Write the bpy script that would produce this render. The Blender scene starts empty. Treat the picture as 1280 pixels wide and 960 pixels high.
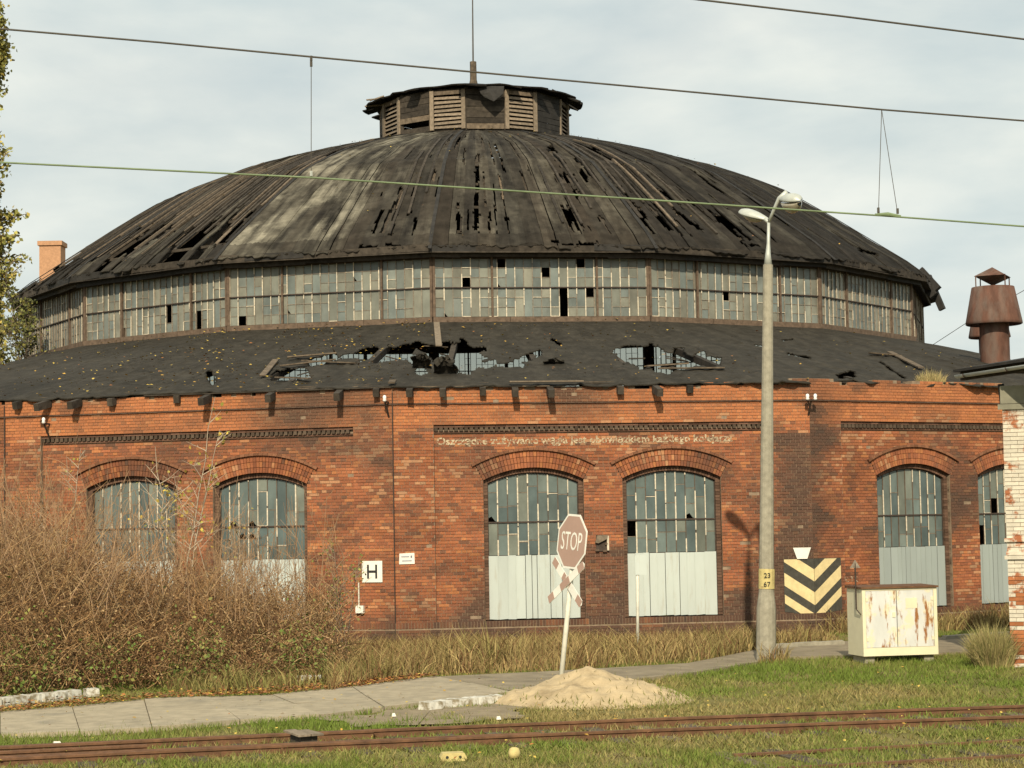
import bpy, math, random
import numpy as np
from mathutils import Matrix, Vector, noise as mnoise

random.seed(7)
rng = np.random.default_rng(7)
scene = bpy.context.scene
COL = scene.collection

# ------------------------------------------------------------------ camera
EYE = 2.9                       # eye height above the ground by the building
FPX = 2500.0                    # focal length in photo pixels (1280 wide)
PITCH, ROLL = 0.0686, 0.0178
_F = np.array([0, math.cos(PITCH), math.sin(PITCH)])
_U0 = np.array([0, -math.sin(PITCH), math.cos(PITCH)])
_R0 = np.array([1.0, 0, 0])
RV = math.cos(ROLL) * _R0 - math.sin(ROLL) * _U0
UV = math.cos(ROLL) * _U0 + math.sin(ROLL) * _R0
EYEP = np.array([0, 0, EYE])
cam_d = bpy.data.cameras.new('camera')
cam = bpy.data.objects.new('camera', cam_d)
COL.objects.link(cam)
cam_d.sensor_width = 36.0
cam_d.lens = FPX / 1280 * 36.0
cam_d.clip_start = 0.1
cam_d.clip_end = 4000
m = Matrix.Identity(4)
for i in range(3):
    m[i][0], m[i][1], m[i][2], m[i][3] = RV[i], UV[i], -_F[i], EYEP[i]
cam.matrix_world = m
scene.camera = cam

# ------------------------------------------------------------------ sun and sky
SUN_AZ = math.radians(-3.3)     # seen from the building: slightly left of the camera
SUN_EL = math.radians(34.0)
sun_d = bpy.data.lights.new('sun', 'SUN')
sun_d.energy = 4.9
sun_d.angle = math.radians(0.6)
sun_d.color = (1.0, 0.88, 0.66)
sun = bpy.data.objects.new('sun', sun_d)
COL.objects.link(sun)
to_sun = Vector((math.sin(SUN_AZ) * math.cos(SUN_EL), -math.cos(SUN_AZ) * math.cos(SUN_EL), math.sin(SUN_EL)))
sun.rotation_euler = to_sun.to_track_quat('Z', 'Y').to_euler()
sun.location = (0, 0, 60)

world = bpy.data.worlds.new('World')
scene.world = world
world.use_nodes = True
wn, wl = world.node_tree.nodes, world.node_tree.links
wn.clear()
w_out = wn.new('ShaderNodeOutputWorld')
w_bg = wn.new('ShaderNodeBackground')
w_bg.inputs['Strength'].default_value = 0.085
sky = wn.new('ShaderNodeTexSky')
sky.sky_type = 'NISHITA'
sky.sun_disc = False
sky.sun_elevation = SUN_EL
sky.sun_rotation = math.atan2(to_sun.x, to_sun.y)
sky.air_density = 1.3
sky.dust_density = 2.2
tc = wn.new('ShaderNodeTexCoord')
mp = wn.new('ShaderNodeMapping')
mp.inputs['Scale'].default_value = (2.2, 2.2, 6.0)
mp.inputs['Location'].default_value = (0.4, 0.2, 1.3)
wl.new(tc.outputs['Generated'], mp.inputs['Vector'])
n1 = wn.new('ShaderNodeTexNoise')
n1.inputs['Scale'].default_value = 2.3
n1.inputs['Detail'].default_value = 9
n1.inputs['Roughness'].default_value = 0.55
n1.inputs['Distortion'].default_value = 0.4
wl.new(mp.outputs[0], n1.inputs['Vector'])
r1 = wn.new('ShaderNodeValToRGB')
r1.color_ramp.elements[0].position, r1.color_ramp.elements[0].color = 0.34, (0.72, 0.72, 0.72, 1)
r1.color_ramp.elements[1].position, r1.color_ramp.elements[1].color = 0.66, (1, 1, 1, 1)
wl.new(n1.outputs[0], r1.inputs[0])
n2 = wn.new('ShaderNodeTexNoise')
n2.inputs['Scale'].default_value = 4.0
n2.inputs['Detail'].default_value = 6
wl.new(mp.outputs[0], n2.inputs['Vector'])
r2 = wn.new('ShaderNodeValToRGB')
r2.color_ramp.elements[0].position, r2.color_ramp.elements[0].color = 0.3, (7.7, 8.7, 8.6, 1)
r2.color_ramp.elements[1].position, r2.color_ramp.elements[1].color = 0.72, (11.0, 11.2, 10.2, 1)
wl.new(n2.outputs[0], r2.inputs[0])
wm = wn.new('ShaderNodeMixRGB')
wl.new(r1.outputs[0], wm.inputs[0])
wl.new(sky.outputs[0], wm.inputs[1])
wl.new(r2.outputs[0], wm.inputs[2])
wl.new(wm.outputs[0], w_bg.inputs['Color'])
wl.new(w_bg.outputs[0], w_out.inputs['Surface'])

vs = scene.view_settings
vs.view_transform = 'Standard'
vs.look = 'None'
vs.gamma = 1.0
vs.use_curve_mapping = False
vs.exposure = 0.0

# ------------------------------------------------------------------ where things are
def ray(x, y):
    return _F + RV * (x - 640) / FPX - UV * (y - 480) / FPX

def ground(x, y, z=0.0):
    d = ray(x, y)
    return EYEP + d * (z - EYE) / d[2]

def at_depth(x, y, Y):
    d = ray(x, y)
    return EYEP + d * Y / d[1]

def proj(P):
    v = np.asarray(P, float) - EYEP
    d = v @ _F
    return 640 + FPX * (v @ RV) / d, 480 - FPX * (v @ UV) / d

AX = np.array([-1.273, 75.716])         # axis of the roundhouse
NF = 16
STEP = 2 * math.pi / NF
PH = -0.0617
R1, R2 = 26.914, 16.748                 # corners of the outer wall and of the drum
BAYL = 2 * R1 * math.sin(STEP / 2)
DRL = 2 * R2 * math.sin(STEP / 2)

def corner(R, k):
    a = PH + k * STEP
    return AX + R * np.array([math.sin(a), -math.cos(a)])

def facet_matrix(R, k):
    """local x along the facet, local y inwards, z up"""
    A, B = corner(R, k), corner(R, k + 1)
    u = (B - A) / np.linalg.norm(B - A)
    M = Matrix.Identity(4)
    M[0][0], M[1][0] = u[0], u[1]
    M[0][1], M[1][1] = -u[1], u[0]
    M[0][3], M[1][3] = A[0], A[1]
    return M

def hit_line(x, y, P0, n):
    """pixel ray against a vertical plane through P0 (x,y) with normal n (x,y)"""
    d = ray(x, y)
    t = ((np.asarray(P0) - EYEP[:2]) @ n) / (d[:2] @ n)
    return EYEP + t * d

def on_bay(k, x, y, R=R1):
    A, B = corner(R, k), corner(R, k + 1)
    u = (B - A) / np.linalg.norm(B - A)
    P = hit_line(x, y, A, np.array([u[1], -u[0]]))
    return (P[:2] - A) @ u, P[2]

# ------------------------------------------------------------------ materials
def new_mat(name):
    mt = bpy.data.materials.new(name)
    mt.use_nodes = True
    nt = mt.node_tree
    nt.nodes.clear()
    out = nt.nodes.new('ShaderNodeOutputMaterial')
    b = nt.nodes.new('ShaderNodeBsdfPrincipled')
    nt.links.new(b.outputs[0], out.inputs['Surface'])
    return mt, nt, b, out

def rgb(nt, c):
    n = nt.nodes.new('ShaderNodeRGB')
    n.outputs[0].default_value = (c[0], c[1], c[2], 1)
    return n.outputs[0]

def noise_node(nt, scale, detail=5, stretch=(1, 1, 1), rough=0.6, w=None):
    g = nt.nodes.new('ShaderNodeNewGeometry')
    mpn = nt.nodes.new('ShaderNodeMapping')
    mpn.inputs['Scale'].default_value = stretch
    if w:
        mpn.inputs['Location'].default_value = (w, w * 1.7, w * 0.3)
    nt.links.new(g.outputs['Position'], mpn.inputs['Vector'])
    n = nt.nodes.new('ShaderNodeTexNoise')
    n.inputs['Scale'].default_value = scale
    n.inputs['Detail'].default_value = detail
    n.inputs['Roughness'].default_value = rough
    nt.links.new(mpn.outputs[0], n.inputs['Vector'])
    return n.outputs[0]

def ramp(nt, sock, p0, p1, c0=(0, 0, 0), c1=(1, 1, 1)):
    r = nt.nodes.new('ShaderNodeValToRGB')
    r.color_ramp.elements[0].position = p0
    r.color_ramp.elements[1].position = p1
    r.color_ramp.elements[0].color = (*c0, 1)
    r.color_ramp.elements[1].color = (*c1, 1)
    nt.links.new(sock, r.inputs[0])
    return r.outputs[0]

def mix(nt, fac, a, b, mode='MIX'):
    n = nt.nodes.new('ShaderNodeMixRGB')
    n.blend_type = mode
    for i, s in enumerate((fac, a, b)):
        if isinstance(s, (int, float)):
            n.inputs[i].default_value = s if i == 0 else (s, s, s, 1)
        elif isinstance(s, tuple):
            n.inputs[i].default_value = (*s, 1)
        else:
            nt.links.new(s, n.inputs[i])
    return n.outputs[0]

def surf(name, color=None, rough=0.85, vary=(0.7, 1.25), scale=6.0, stretch=(1, 1, 1), bump=0.0, bscale=40.0,
         metallic=0.0, spots=None, spec=0.3, second=None, randomise=0.0):
    """colour None = the mesh's own Col attribute. spots / second = (colour, noise scale, lo, hi, stretch)"""
    mt, nt, b, out = new_mat(name)
    if color is None:
        at = nt.nodes.new('ShaderNodeAttribute')
        at.attribute_name = 'Col'
        c = at.outputs['Color']
    else:
        c = rgb(nt, color)
    v = ramp(nt, noise_node(nt, scale, 6, stretch), 0.25, 0.75, (vary[0],) * 3, (vary[1],) * 3)
    c = mix(nt, 1.0, c, v, 'MULTIPLY')
    for sp in (second, spots):
        if sp:
            f = ramp(nt, noise_node(nt, sp[1], 8, sp[4] if len(sp) > 4 else (1, 1, 1), 0.65, 3.1), sp[2], sp[3])
            c = mix(nt, f, c, sp[0])
    if randomise:
        oi = nt.nodes.new('ShaderNodeObjectInfo')
        rr = ramp(nt, oi.outputs['Random'], 0, 1, (1 - randomise,) * 3, (1 + randomise,) * 3)
        c = mix(nt, 1.0, c, rr, 'MULTIPLY')
    nt.links.new(c, b.inputs['Base Color'])
    b.inputs['Roughness'].default_value = rough
    b.inputs['Metallic'].default_value = metallic
    b.inputs['Specular IOR Level'].default_value = spec
    if bump:
        bn = nt.nodes.new('ShaderNodeBump')
        bn.inputs['Strength'].default_value = bump
        bn.inputs['Distance'].default_value = 0.02
        nt.links.new(noise_node(nt, bscale, 5), bn.inputs['Height'])
        nt.links.new(bn.outputs[0], b.inputs['Normal'])
    return mt

def glass_mat(name, color, clear, rough=0.18, dust=1.0):
    """old dusty pane: part clear, part a film of dirt that also lets light glow through"""
    mt, nt, b, out = new_mat(name)
    c = rgb(nt, color)
    v = ramp(nt, noise_node(nt, 2.2, 6, (1, 1, 0.6)), 0.3, 0.72, (0.68,) * 3, (1.22,) * 3)
    c = mix(nt, 1.0, c, v, 'MULTIPLY')
    oi = nt.nodes.new('ShaderNodeObjectInfo')
    c = mix(nt, 1.0, c, ramp(nt, oi.outputs['Random'], 0, 1, (0.8,) * 3, (1.18,) * 3), 'MULTIPLY')
    nt.links.new(c, b.inputs['Base Color'])
    b.inputs['Roughness'].default_value = rough
    b.inputs['Specular IOR Level'].default_value = 0.5
    tl = nt.nodes.new('ShaderNodeBsdfTranslucent')
    tl.inputs['Color'].default_value = (0.5, 0.56, 0.56, 1)
    tr = nt.nodes.new('ShaderNodeBsdfTransparent')
    tr.inputs['Color'].default_value = (0.93, 0.94, 0.9, 1)
    m1 = nt.nodes.new('ShaderNodeMixShader')
    m1.inputs[0].default_value = 0.12
    nt.links.new(b.outputs[0], m1.inputs[1])
    nt.links.new(tl.outputs[0], m1.inputs[2])
    m2 = nt.nodes.new('ShaderNodeMixShader')
    m2.inputs[0].default_value = clear
    nt.links.new(m1.outputs[0], m2.inputs[1])
    nt.links.new(tr.outputs[0], m2.inputs[2])
    nt.links.new(m2.outputs[0], out.inputs['Surface'])
    return mt

def worn_paint(name, color, keep_lo, keep_hi, scale=9.0):
    """flat paint on brick, worn through in patches"""
    mt, nt, b, out = new_mat(name)
    nt.links.new(rgb(nt, color), b.inputs['Base Color'])
    b.inputs['Roughness'].default_value = 0.9
    tr = nt.nodes.new('ShaderNodeBsdfTransparent')
    f = ramp(nt, noise_node(nt, scale, 8), keep_lo, keep_hi)
    ms = nt.nodes.new('ShaderNodeMixShader')
    nt.links.new(f, ms.inputs[0])
    nt.links.new(tr.outputs[0], ms.inputs[1])
    nt.links.new(b.outputs[0], ms.inputs[2])
    nt.links.new(ms.outputs[0], out.inputs['Surface'])
    return mt

M = {}
M['brick'] = surf('brick', None, 0.9, (0.72, 1.25), 34, bump=0.25, bscale=70, spec=0.15)
M['mortar'] = surf('mortar', (0.27, 0.2, 0.14), 0.95, (0.55, 1.3), 5, bump=0.2, spec=0.1)
M['dark_brick'] = surf('dark_brick', (0.1, 0.062, 0.045), 0.9, (0.5, 1.6), 12, bump=0.3)
M['felt'] = surf('felt', None, 0.9, (0.5, 1.5), 2.6, bump=0.7, bscale=11, spec=0.1,
                 spots=((0.055, 0.049, 0.04), 1.3, 0.6, 0.8))
M['roof_felt'] = surf('roof_felt', None, 0.85, (0.62, 1.4), 3.2, (1, 1, 1), bump=0.7, bscale=12, spec=0.14,
                      spots=((0.1, 0.08, 0.06), 5.0, 0.6, 0.8))
M['grey_timber'] = surf('grey_timber', (0.115, 0.088, 0.062), 0.9, (0.45, 1.6), 7, (1, 1, 1), 0.3, 50, randomise=0.3)
M['dark_timber'] = surf('dark_timber', (0.042, 0.034, 0.026), 0.9, (0.45, 1.7), 6, bump=0.3, randomise=0.35)
M['pale_timber'] = surf('pale_timber', (0.2, 0.158, 0.115), 0.9, (0.6, 1.35), 10, bump=0.2, randomise=0.2)
M['steel_dark'] = surf('steel_dark', (0.05, 0.036, 0.028), 0.7, (0.6, 1.5), 9)
M['rust_frame'] = surf('rust_frame', (0.115, 0.08, 0.056), 0.85, (0.55, 1.5), 8, bump=0.2)
M['rust'] = surf('rust', (0.105, 0.05, 0.034), 0.85, (0.5, 1.5), 5, (1, 1, 0.35), 0.3, 30,
                 second=((0.15, 0.115, 0.095), 2.5, 0.45, 0.75, (1, 1, 0.3)))
M['rail_rust'] = surf('rail_rust', (0.125, 0.06, 0.028), 0.75, (0.55, 1.5), 6, bump=0.3, spec=0.4)
M['putty'] = surf('putty', (0.66, 0.58, 0.45), 0.8, (0.5, 1.2), 14)
M['putty_dim'] = surf('putty_dim', (0.24, 0.2, 0.155), 0.85, (0.5, 1.4), 14)
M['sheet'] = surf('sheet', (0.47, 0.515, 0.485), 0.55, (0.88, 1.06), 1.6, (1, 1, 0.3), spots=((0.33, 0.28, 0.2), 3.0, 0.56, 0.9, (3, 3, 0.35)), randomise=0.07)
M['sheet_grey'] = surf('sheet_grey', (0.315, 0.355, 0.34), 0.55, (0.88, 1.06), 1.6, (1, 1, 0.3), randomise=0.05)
for i, c in enumerate([(0.16, 0.2, 0.19), (0.19, 0.225, 0.205), (0.125, 0.165, 0.165), (0.215, 0.235, 0.2)]):
    M['pane%d' % i] = glass_mat('pane_glass', c, 0.16, 0.2)
for i, c in enumerate([(0.29, 0.3, 0.255), (0.26, 0.285, 0.26), (0.31, 0.305, 0.25), (0.235, 0.27, 0.255)]):
    M['drum%d' % i] = glass_mat('drum_glass', c, 0.34, 0.32)
M['dirt'] = surf('dirt', (0.25, 0.2, 0.13), 0.95, (0.7, 1.25), 3, bump=0.5, bscale=30)
M['concrete'] = surf('concrete', (0.36, 0.305, 0.215), 0.9, (0.72, 1.2), 4, bump=0.3, bscale=60, randomise=0.06,
                     second=((0.2, 0.18, 0.14), 1.1, 0.52, 0.75))
M['post_concrete'] = surf('post_concrete', (0.31, 0.285, 0.22), 0.9, (0.72, 1.2), 9, bump=0.3, bscale=60)
M['asphalt'] = surf('asphalt', (0.235, 0.195, 0.135), 0.95, (0.65, 1.3), 2, bump=0.4, bscale=50)
M['sand'] = surf('sand', (0.47, 0.365, 0.22), 0.95, (0.75, 1.15), 3.5, bump=0.8, bscale=22,
                 second=((0.26, 0.19, 0.105), 1.9, 0.52, 0.72), spots=((0.2, 0.14, 0.07), 11, 0.68, 0.74))
M['galv'] = surf('galv', (0.46, 0.48, 0.44), 0.45, (0.8, 1.12), 6, metallic=0.15, spec=0.5)
M['white'] = surf('white', (0.8, 0.78, 0.7), 0.6, (0.85, 1.05), 4)
M['white_dirty'] = surf('white_dirty', (0.68, 0.66, 0.56), 0.7, (0.75, 1.1), 6, second=((0.34, 0.22, 0.1), 4, 0.62, 0.8, (1, 1, 0.35)))
M['sign_red'] = surf('sign_red', (0.40, 0.265, 0.21), 0.6, (0.92, 1.06), 3)
M['black'] = surf('black', (0.022, 0.022, 0.022), 0.7)
M['print_grey'] = surf('print_grey', (0.2, 0.22, 0.28), 0.7)
M['chev_dark'] = surf('chev_dark', (0.055, 0.052, 0.042), 0.8, (0.7, 1.4), 9, spots=((0.5, 0.43, 0.25), 16, 0.73, 0.78))
M['chev_cream'] = surf('chev_cream', (0.68, 0.55, 0.29), 0.75, (0.8, 1.1), 7, spots=((0.3, 0.19, 0.09), 5, 0.66, 0.74))
M['cab_cream'] = surf('cab_cream', (0.72, 0.67, 0.48), 0.6, (0.9, 1.06), 4, spots=((0.34, 0.17, 0.05), 6, 0.68, 0.75, (1, 1, 0.5)))
M['cab_door'] = surf('cab_door', (0.62, 0.63, 0.61), 0.6, (0.85, 1.08), 5, (1, 1, 0.3),
                     second=((0.68, 0.63, 0.47), 4, 0.52, 0.58), spots=((0.29, 0.125, 0.04), 3.6, 0.545, 0.62, (2.0, 2.0, 0.45)))
M['yellow'] = surf('yellow', (0.56, 0.46, 0.2), 0.8, (0.7, 1.15), 12, spots=((0.2, 0.12, 0.06), 9, 0.6, 0.7))
M['insul'] = surf('insul', (0.8, 0.8, 0.78), 0.25, (0.95, 1.03), 4, spec=0.6)
M['wire'] = surf('wire', (0.07, 0.062, 0.05), 0.5)
M['wire_copper'] = surf('wire_copper', (0.16, 0.21, 0.115), 0.5)
M['lamp_glass'] = surf('lamp_glass', (0.3, 0.27, 0.2), 0.12, (0.7, 1.2), 9, spec=0.8)
M['inscription'] = worn_paint('inscription', (0.52, 0.42, 0.28), 0.41, 0.60, 17)
for i, c in enumerate([(0.2, 0.22, 0.21), (0.22, 0.24, 0.23)]):
    M['back%d' % i] = glass_mat('clear_glass', c, 0.72, 0.3)
M['graffiti'] = worn_paint('graffiti', (0.5, 0.4, 0.28), 0.46, 0.6, 12)
M['veg'] = surf('veg', None, 0.8, (0.8, 1.2), 3, spec=0.15)
M['leaf'] = surf('leaf', None, 0.7, (0.85, 1.15), 3, spec=0.2)
M['bark'] = surf('bark', (0.16, 0.13, 0.1), 0.95, (0.6, 1.4), 8)
M['pale_bark'] = surf('pale_bark', (0.42, 0.36, 0.28), 0.9, (0.7, 1.2), 12)
M['tar_edge'] = surf('tar_edge', (0.022, 0.02, 0.018), 0.8, (0.5, 1.8), 4, bump=0.4, bscale=20)
M['white_brick'] = surf('white_brick', (0.6, 0.55, 0.45), 0.7, (0.8, 1.1), 8, second=((0.34, 0.12, 0.05), 2.6, 0.53, 0.6), randomise=0.1)
M['bare_brick'] = surf('bare_brick', (0.34, 0.125, 0.05), 0.9, (0.7, 1.2), 8, second=((0.55, 0.5, 0.4), 3.0, 0.6, 0.68), randomise=0.25)
M['plaster'] = surf('plaster', (0.23, 0.22, 0.165), 0.9, (0.7, 1.2), 4)
M['chimney_brick'] = surf('chimney_brick', (0.44, 0.245, 0.14), 0.9, (0.8, 1.2), 8)

# ground: short grass over earth
mt, nt, b, out = new_mat('ground')
g1 = ramp(nt, noise_node(nt, 0.55, 6), 0.35, 0.65)
g2 = ramp(nt, noise_node(nt, 3.5, 7), 0.35, 0.7)
c = mix(nt, g1, (0.12, 0.13, 0.04), (0.17, 0.14, 0.065))
c = mix(nt, g2, c, mix(nt, 1.0, c, (1.45, 1.3, 1.2), 'MULTIPLY'))
c = mix(nt, ramp(nt, noise_node(nt, 0.9, 5, w=5), 0.62, 0.74), c, (0.24, 0.18, 0.105))
nt.links.new(c, b.inputs['Base Color'])
b.inputs['Roughness'].default_value = 0.95
b.inputs['Specular IOR Level'].default_value = 0.1
bn = nt.nodes.new('ShaderNodeBump')
bn.inputs['Strength'].default_value = 0.6
bn.inputs['Distance'].default_value = 0.05
nt.links.new(noise_node(nt, 12, 6), bn.inputs['Height'])
nt.links.new(bn.outputs[0], b.inputs['Normal'])
M['ground'] = mt

# ------------------------------------------------------------------ mesh helpers
class MB:
    def __init__(self):
        self.v, self.f, self.c, self.mi = [], [], [], []
    def face(self, pts, col=None, mi=0):
        n = len(self.v)
        self.v.extend([tuple(p) for p in pts])
        self.f.append(tuple(range(n, n + len(pts))))
        self.c.append(col); self.mi.append(mi)
    def box(self, x0, x1, y0, y1, z0, z1, col=None, back=True, mi=0):
        n = len(self.v)
        self.v += [(x0, y0, z0), (x1, y0, z0), (x1, y1, z0), (x0, y1, z0), (x0, y0, z1), (x1, y0, z1), (x1, y1, z1), (x0, y1, z1)]
        fs = [(0, 1, 5, 4), (1, 2, 6, 5), (3, 0, 4, 7), (4, 5, 6, 7), (3, 2, 1, 0)]
        if back:
            fs.append((2, 3, 7, 6))
        for q in fs:
            self.f.append(tuple(n + i for i in q)); self.c.append(col); self.mi.append(mi)
        return self
    def hexa(self, P, col=None, mi=0):
        """8 points in the order of box()"""
        n = len(self.v)
        self.v += [tuple(p) for p in P]
        for q in [(0, 1, 5, 4), (1, 2, 6, 5), (3, 0, 4, 7), (4, 5, 6, 7), (3, 2, 1, 0), (2, 3, 7, 6)]:
            self.f.append(tuple(n + i for i in q)); self.c.append(col); self.mi.append(mi)
        return self
    def beam(self, a, b, w, h, up=(0, 0, 1), col=None, mi=0):
        a, b, up = Vector(a), Vector(b), Vector(up)
        d = (b - a).normalized()
        s = d.cross(up)
        if s.length < 1e-4:
            s = d.cross(Vector((1, 0, 0)))
        s.normalize()
        t = s.cross(d).normalized()
        s *= w / 2; t *= h / 2
        P = [a - s - t, b - s - t, b + s - t, a + s - t, a - s + t, b - s + t, b + s + t, a + s + t]
        P = [P[0], P[3], P[2], P[1], P[4], P[7], P[6], P[5]]
        return self.hexa(P, col, mi)
    def tube(self, pts, rad, sides=8, col=None, mi=0, caps=True):
        pts = [Vector(p) for p in pts]
        n0 = len(self.v)
        ref = Vector((0.3, 0.2, 1)) if abs((pts[-1] - pts[0]).normalized().z) < 0.9 else Vector((1, 0.1, 0))
        for i, p in enumerate(pts):
            d = (pts[min(i + 1, len(pts) - 1)] - pts[max(i - 1, 0)]).normalized()
            s = d.cross(ref).normalized()
            t = s.cross(d)
            r = rad[i] if isinstance(rad, (list, tuple)) else rad
            for j in range(sides):
                a = 2 * math.pi * j / sides
                self.v.append(tuple(p + s * (r * math.cos(a)) + t * (r * math.sin(a))))
        for i in range(len(pts) - 1):
            for j in range(sides):
                a, b2 = n0 + i * sides + j, n0 + i * sides + (j + 1) % sides
                self.f.append((a, b2, b2 + sides, a + sides)); self.c.append(col); self.mi.append(mi)
        if caps:
            self.f.append(tuple(n0 + j for j in range(sides))[::-1]); self.c.append(col); self.mi.append(mi)
            e = n0 + (len(pts) - 1) * sides
            self.f.append(tuple(e + j for j in range(sides))); self.c.append(col); self.mi.append(mi)
        return self
    def prism(self, poly, y0, y1, col=None, mi=0):
        """polygon in local x,z extruded from y0 (front) to y1"""
        n, k = len(self.v), len(poly)
        self.v += [(x, y0, z) for x, z in poly] + [(x, y1, z) for x, z in poly]
        self.f.append(tuple(n + i for i in range(k))); self.f.append(tuple(n + k + i for i in range(k))[::-1])
        for i in range(k):
            j = (i + 1) % k
            self.f.append((n + j, n + i, n + k + i, n + k + j))
        for _ in range(k + 2):
            self.c.append(col); self.mi.append(mi)
        return self
    def lathe(self, prof, centre=(0, 0), sides=24, col=None, mi=0):
        n0 = len(self.v)
        for r, z in prof:
            for j in range(sides):
                a = 2 * math.pi * j / sides
                self.v.append((centre[0] + r * math.cos(a), centre[1] + r * math.sin(a), z))
        for i in range(len(prof) - 1):
            for j in range(sides):
                a, b2 = n0 + i * sides + j, n0 + i * sides + (j + 1) % sides
                self.f.append((a, b2, b2 + sides, a + sides)); self.c.append(col); self.mi.append(mi)
        return self
    def mesh(self, name, mats, smooth=False):
        used = sorted({i for q in self.f for i in q})
        if len(used) < len(self.v):
            mp_ = {o: n for n, o in enumerate(used)}
            self.v = [self.v[i] for i in used]
            self.f = [tuple(mp_[i] for i in q) for q in self.f]
        me = bpy.data.meshes.new(name)
        me.from_pydata(self.v, [], self.f)
        if not isinstance(mats, (list, tuple)):
            mats = [mats]
        for q in mats:
            me.materials.append(q)
        if any(self.mi):
            me.polygons.foreach_set('material_index', self.mi)
        if any(x is not None for x in self.c):
            at = me.color_attributes.new('Col', 'FLOAT_COLOR', 'CORNER')
            arr = np.array([(x if x is not None else (1, 1, 1)) for x in self.c], np.float32)
            arr = np.repeat(np.c_[arr, np.ones(len(arr), np.float32)], [len(q) for q in self.f], axis=0)
            at.data.foreach_set('color', arr.ravel())
        if smooth:
            me.polygons.foreach_set('use_smooth', [True] * len(me.polygons))
        me.update()
        return me

WM = {}
def add(name, data, parent=None, Mw=None, kind=None):
    o = bpy.data.objects.new(name, data)
    COL.objects.link(o)
    Mw = Mw.copy() if Mw is not None else (WM[parent].copy() if parent is not None else Matrix.Identity(4))
    if parent is not None:
        o.parent = parent
        o.matrix_parent_inverse = WM[parent].inverted()
    o.matrix_basis = Mw
    WM[o] = Mw
    if kind:
        o['kind'] = kind
    return o

def thing(name, label, cat, loc=(0, 0, 0), rz=0.0, group=None, data=None, Mw=None):
    if Mw is None:
        Mw = Matrix.Translation(Vector(loc)) @ Matrix.Rotation(rz, 4, 'Z')
    o = add(name, data, None, Mw)
    o['label'] = label
    o['category'] = cat
    if group:
        o['group'] = group
    return o

def part(name, mb, mat, parent, Mw=None, kind=None, smooth=False):
    return add(name, mb.mesh(name, mat, smooth), parent, Mw, kind)

def np_mesh(name, V, T, mat, cols=None):
    """V (n,3), T (m,k) faces, cols (m,3) per face"""
    me = bpy.data.meshes.new(name)
    V = np.asarray(V, np.float32); T = np.asarray(T, np.int32)
    k = T.shape[1]
    me.vertices.add(len(V)); me.vertices.foreach_set('co', V.ravel())
    me.loops.add(T.size); me.loops.foreach_set('vertex_index', T.ravel())
    me.polygons.add(len(T))
    me.polygons.foreach_set('loop_start', np.arange(0, T.size, k, dtype=np.int32))
    me.materials.append(mat)
    if cols is not None:
        at = me.color_attributes.new('Col', 'FLOAT_COLOR', 'CORNER')
        arr = np.repeat(np.c_[np.asarray(cols, np.float32), np.ones(len(T), np.float32)], k, axis=0)
        at.data.foreach_set('color', arr.ravel())
    me.update(calc_edges=True)
    me.validate()
    return me

def thick_sheet(P, mask, t, colf, mb=None, flip=False):
    """P (nr,nc,3) grid, mask (nr-1,nc-1) cells that exist; closed sheet of thickness t; colf(i,j) colour"""
    mb = mb or MB()
    nr, nc = P.shape[:2]
    du = np.gradient(P, axis=1); dv = np.gradient(P, axis=0)
    Nn = np.cross(du, dv)
    Nn /= np.linalg.norm(Nn, axis=2, keepdims=True) + 1e-9
    if flip:
        Nn = -Nn
    Q = P - Nn * t
    n0 = len(mb.v)
    mb.v += [tuple(p) for p in P.reshape(-1, 3)] + [tuple(p) for p in Q.reshape(-1, 3)]
    idx = lambda i, j: n0 + i * nc + j
    off = nr * nc
    def addf(f, c):
        mb.f.append(f if not flip else f[::-1]); mb.c.append(c); mb.mi.append(0)
    for i in range(nr - 1):
        for j in range(nc - 1):
            if not mask[i, j]:
                continue
            c = colf(i, j)
            a, b2, c2, d = idx(i, j), idx(i, j + 1), idx(i + 1, j + 1), idx(i + 1, j)
            addf((a, b2, c2, d), c)
            addf((d + off, c2 + off, b2 + off, a + off), c)
            if i == 0 or not mask[i - 1, j]: addf((b2, a, a + off, b2 + off), c)
            if i == nr - 2 or not mask[i + 1, j]: addf((d, c2, c2 + off, d + off), c)
            if j == 0 or not mask[i, j - 1]: addf((a, d, d + off, a + off), c)
            if j == nc - 2 or not mask[i, j + 1]: addf((c2, b2, b2 + off, c2 + off), c)
    return mb

def drop_islands(mask):
    """keep only the largest connected piece of a torn sheet"""
    lab = np.zeros(mask.shape, int)
    sizes = [0]
    for i, j in zip(*np.where(mask)):
        if lab[i, j]:
            continue
        n = len(sizes); sizes.append(0); stack = [(i, j)]; lab[i, j] = n
        while stack:
            a, b = stack.pop(); sizes[n] += 1
            for c, d in ((a + 1, b), (a - 1, b), (a, b + 1), (a, b - 1)):
                if 0 <= c < mask.shape[0] and 0 <= d < mask.shape[1] and mask[c, d] and not lab[c, d]:
                    lab[c, d] = n; stack.append((c, d))
    return mask & (lab == int(np.argmax(sizes)))

def nz(x, y=0.0, z=0.0):
    return mnoise.noise(Vector((x, y, z)))

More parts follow.
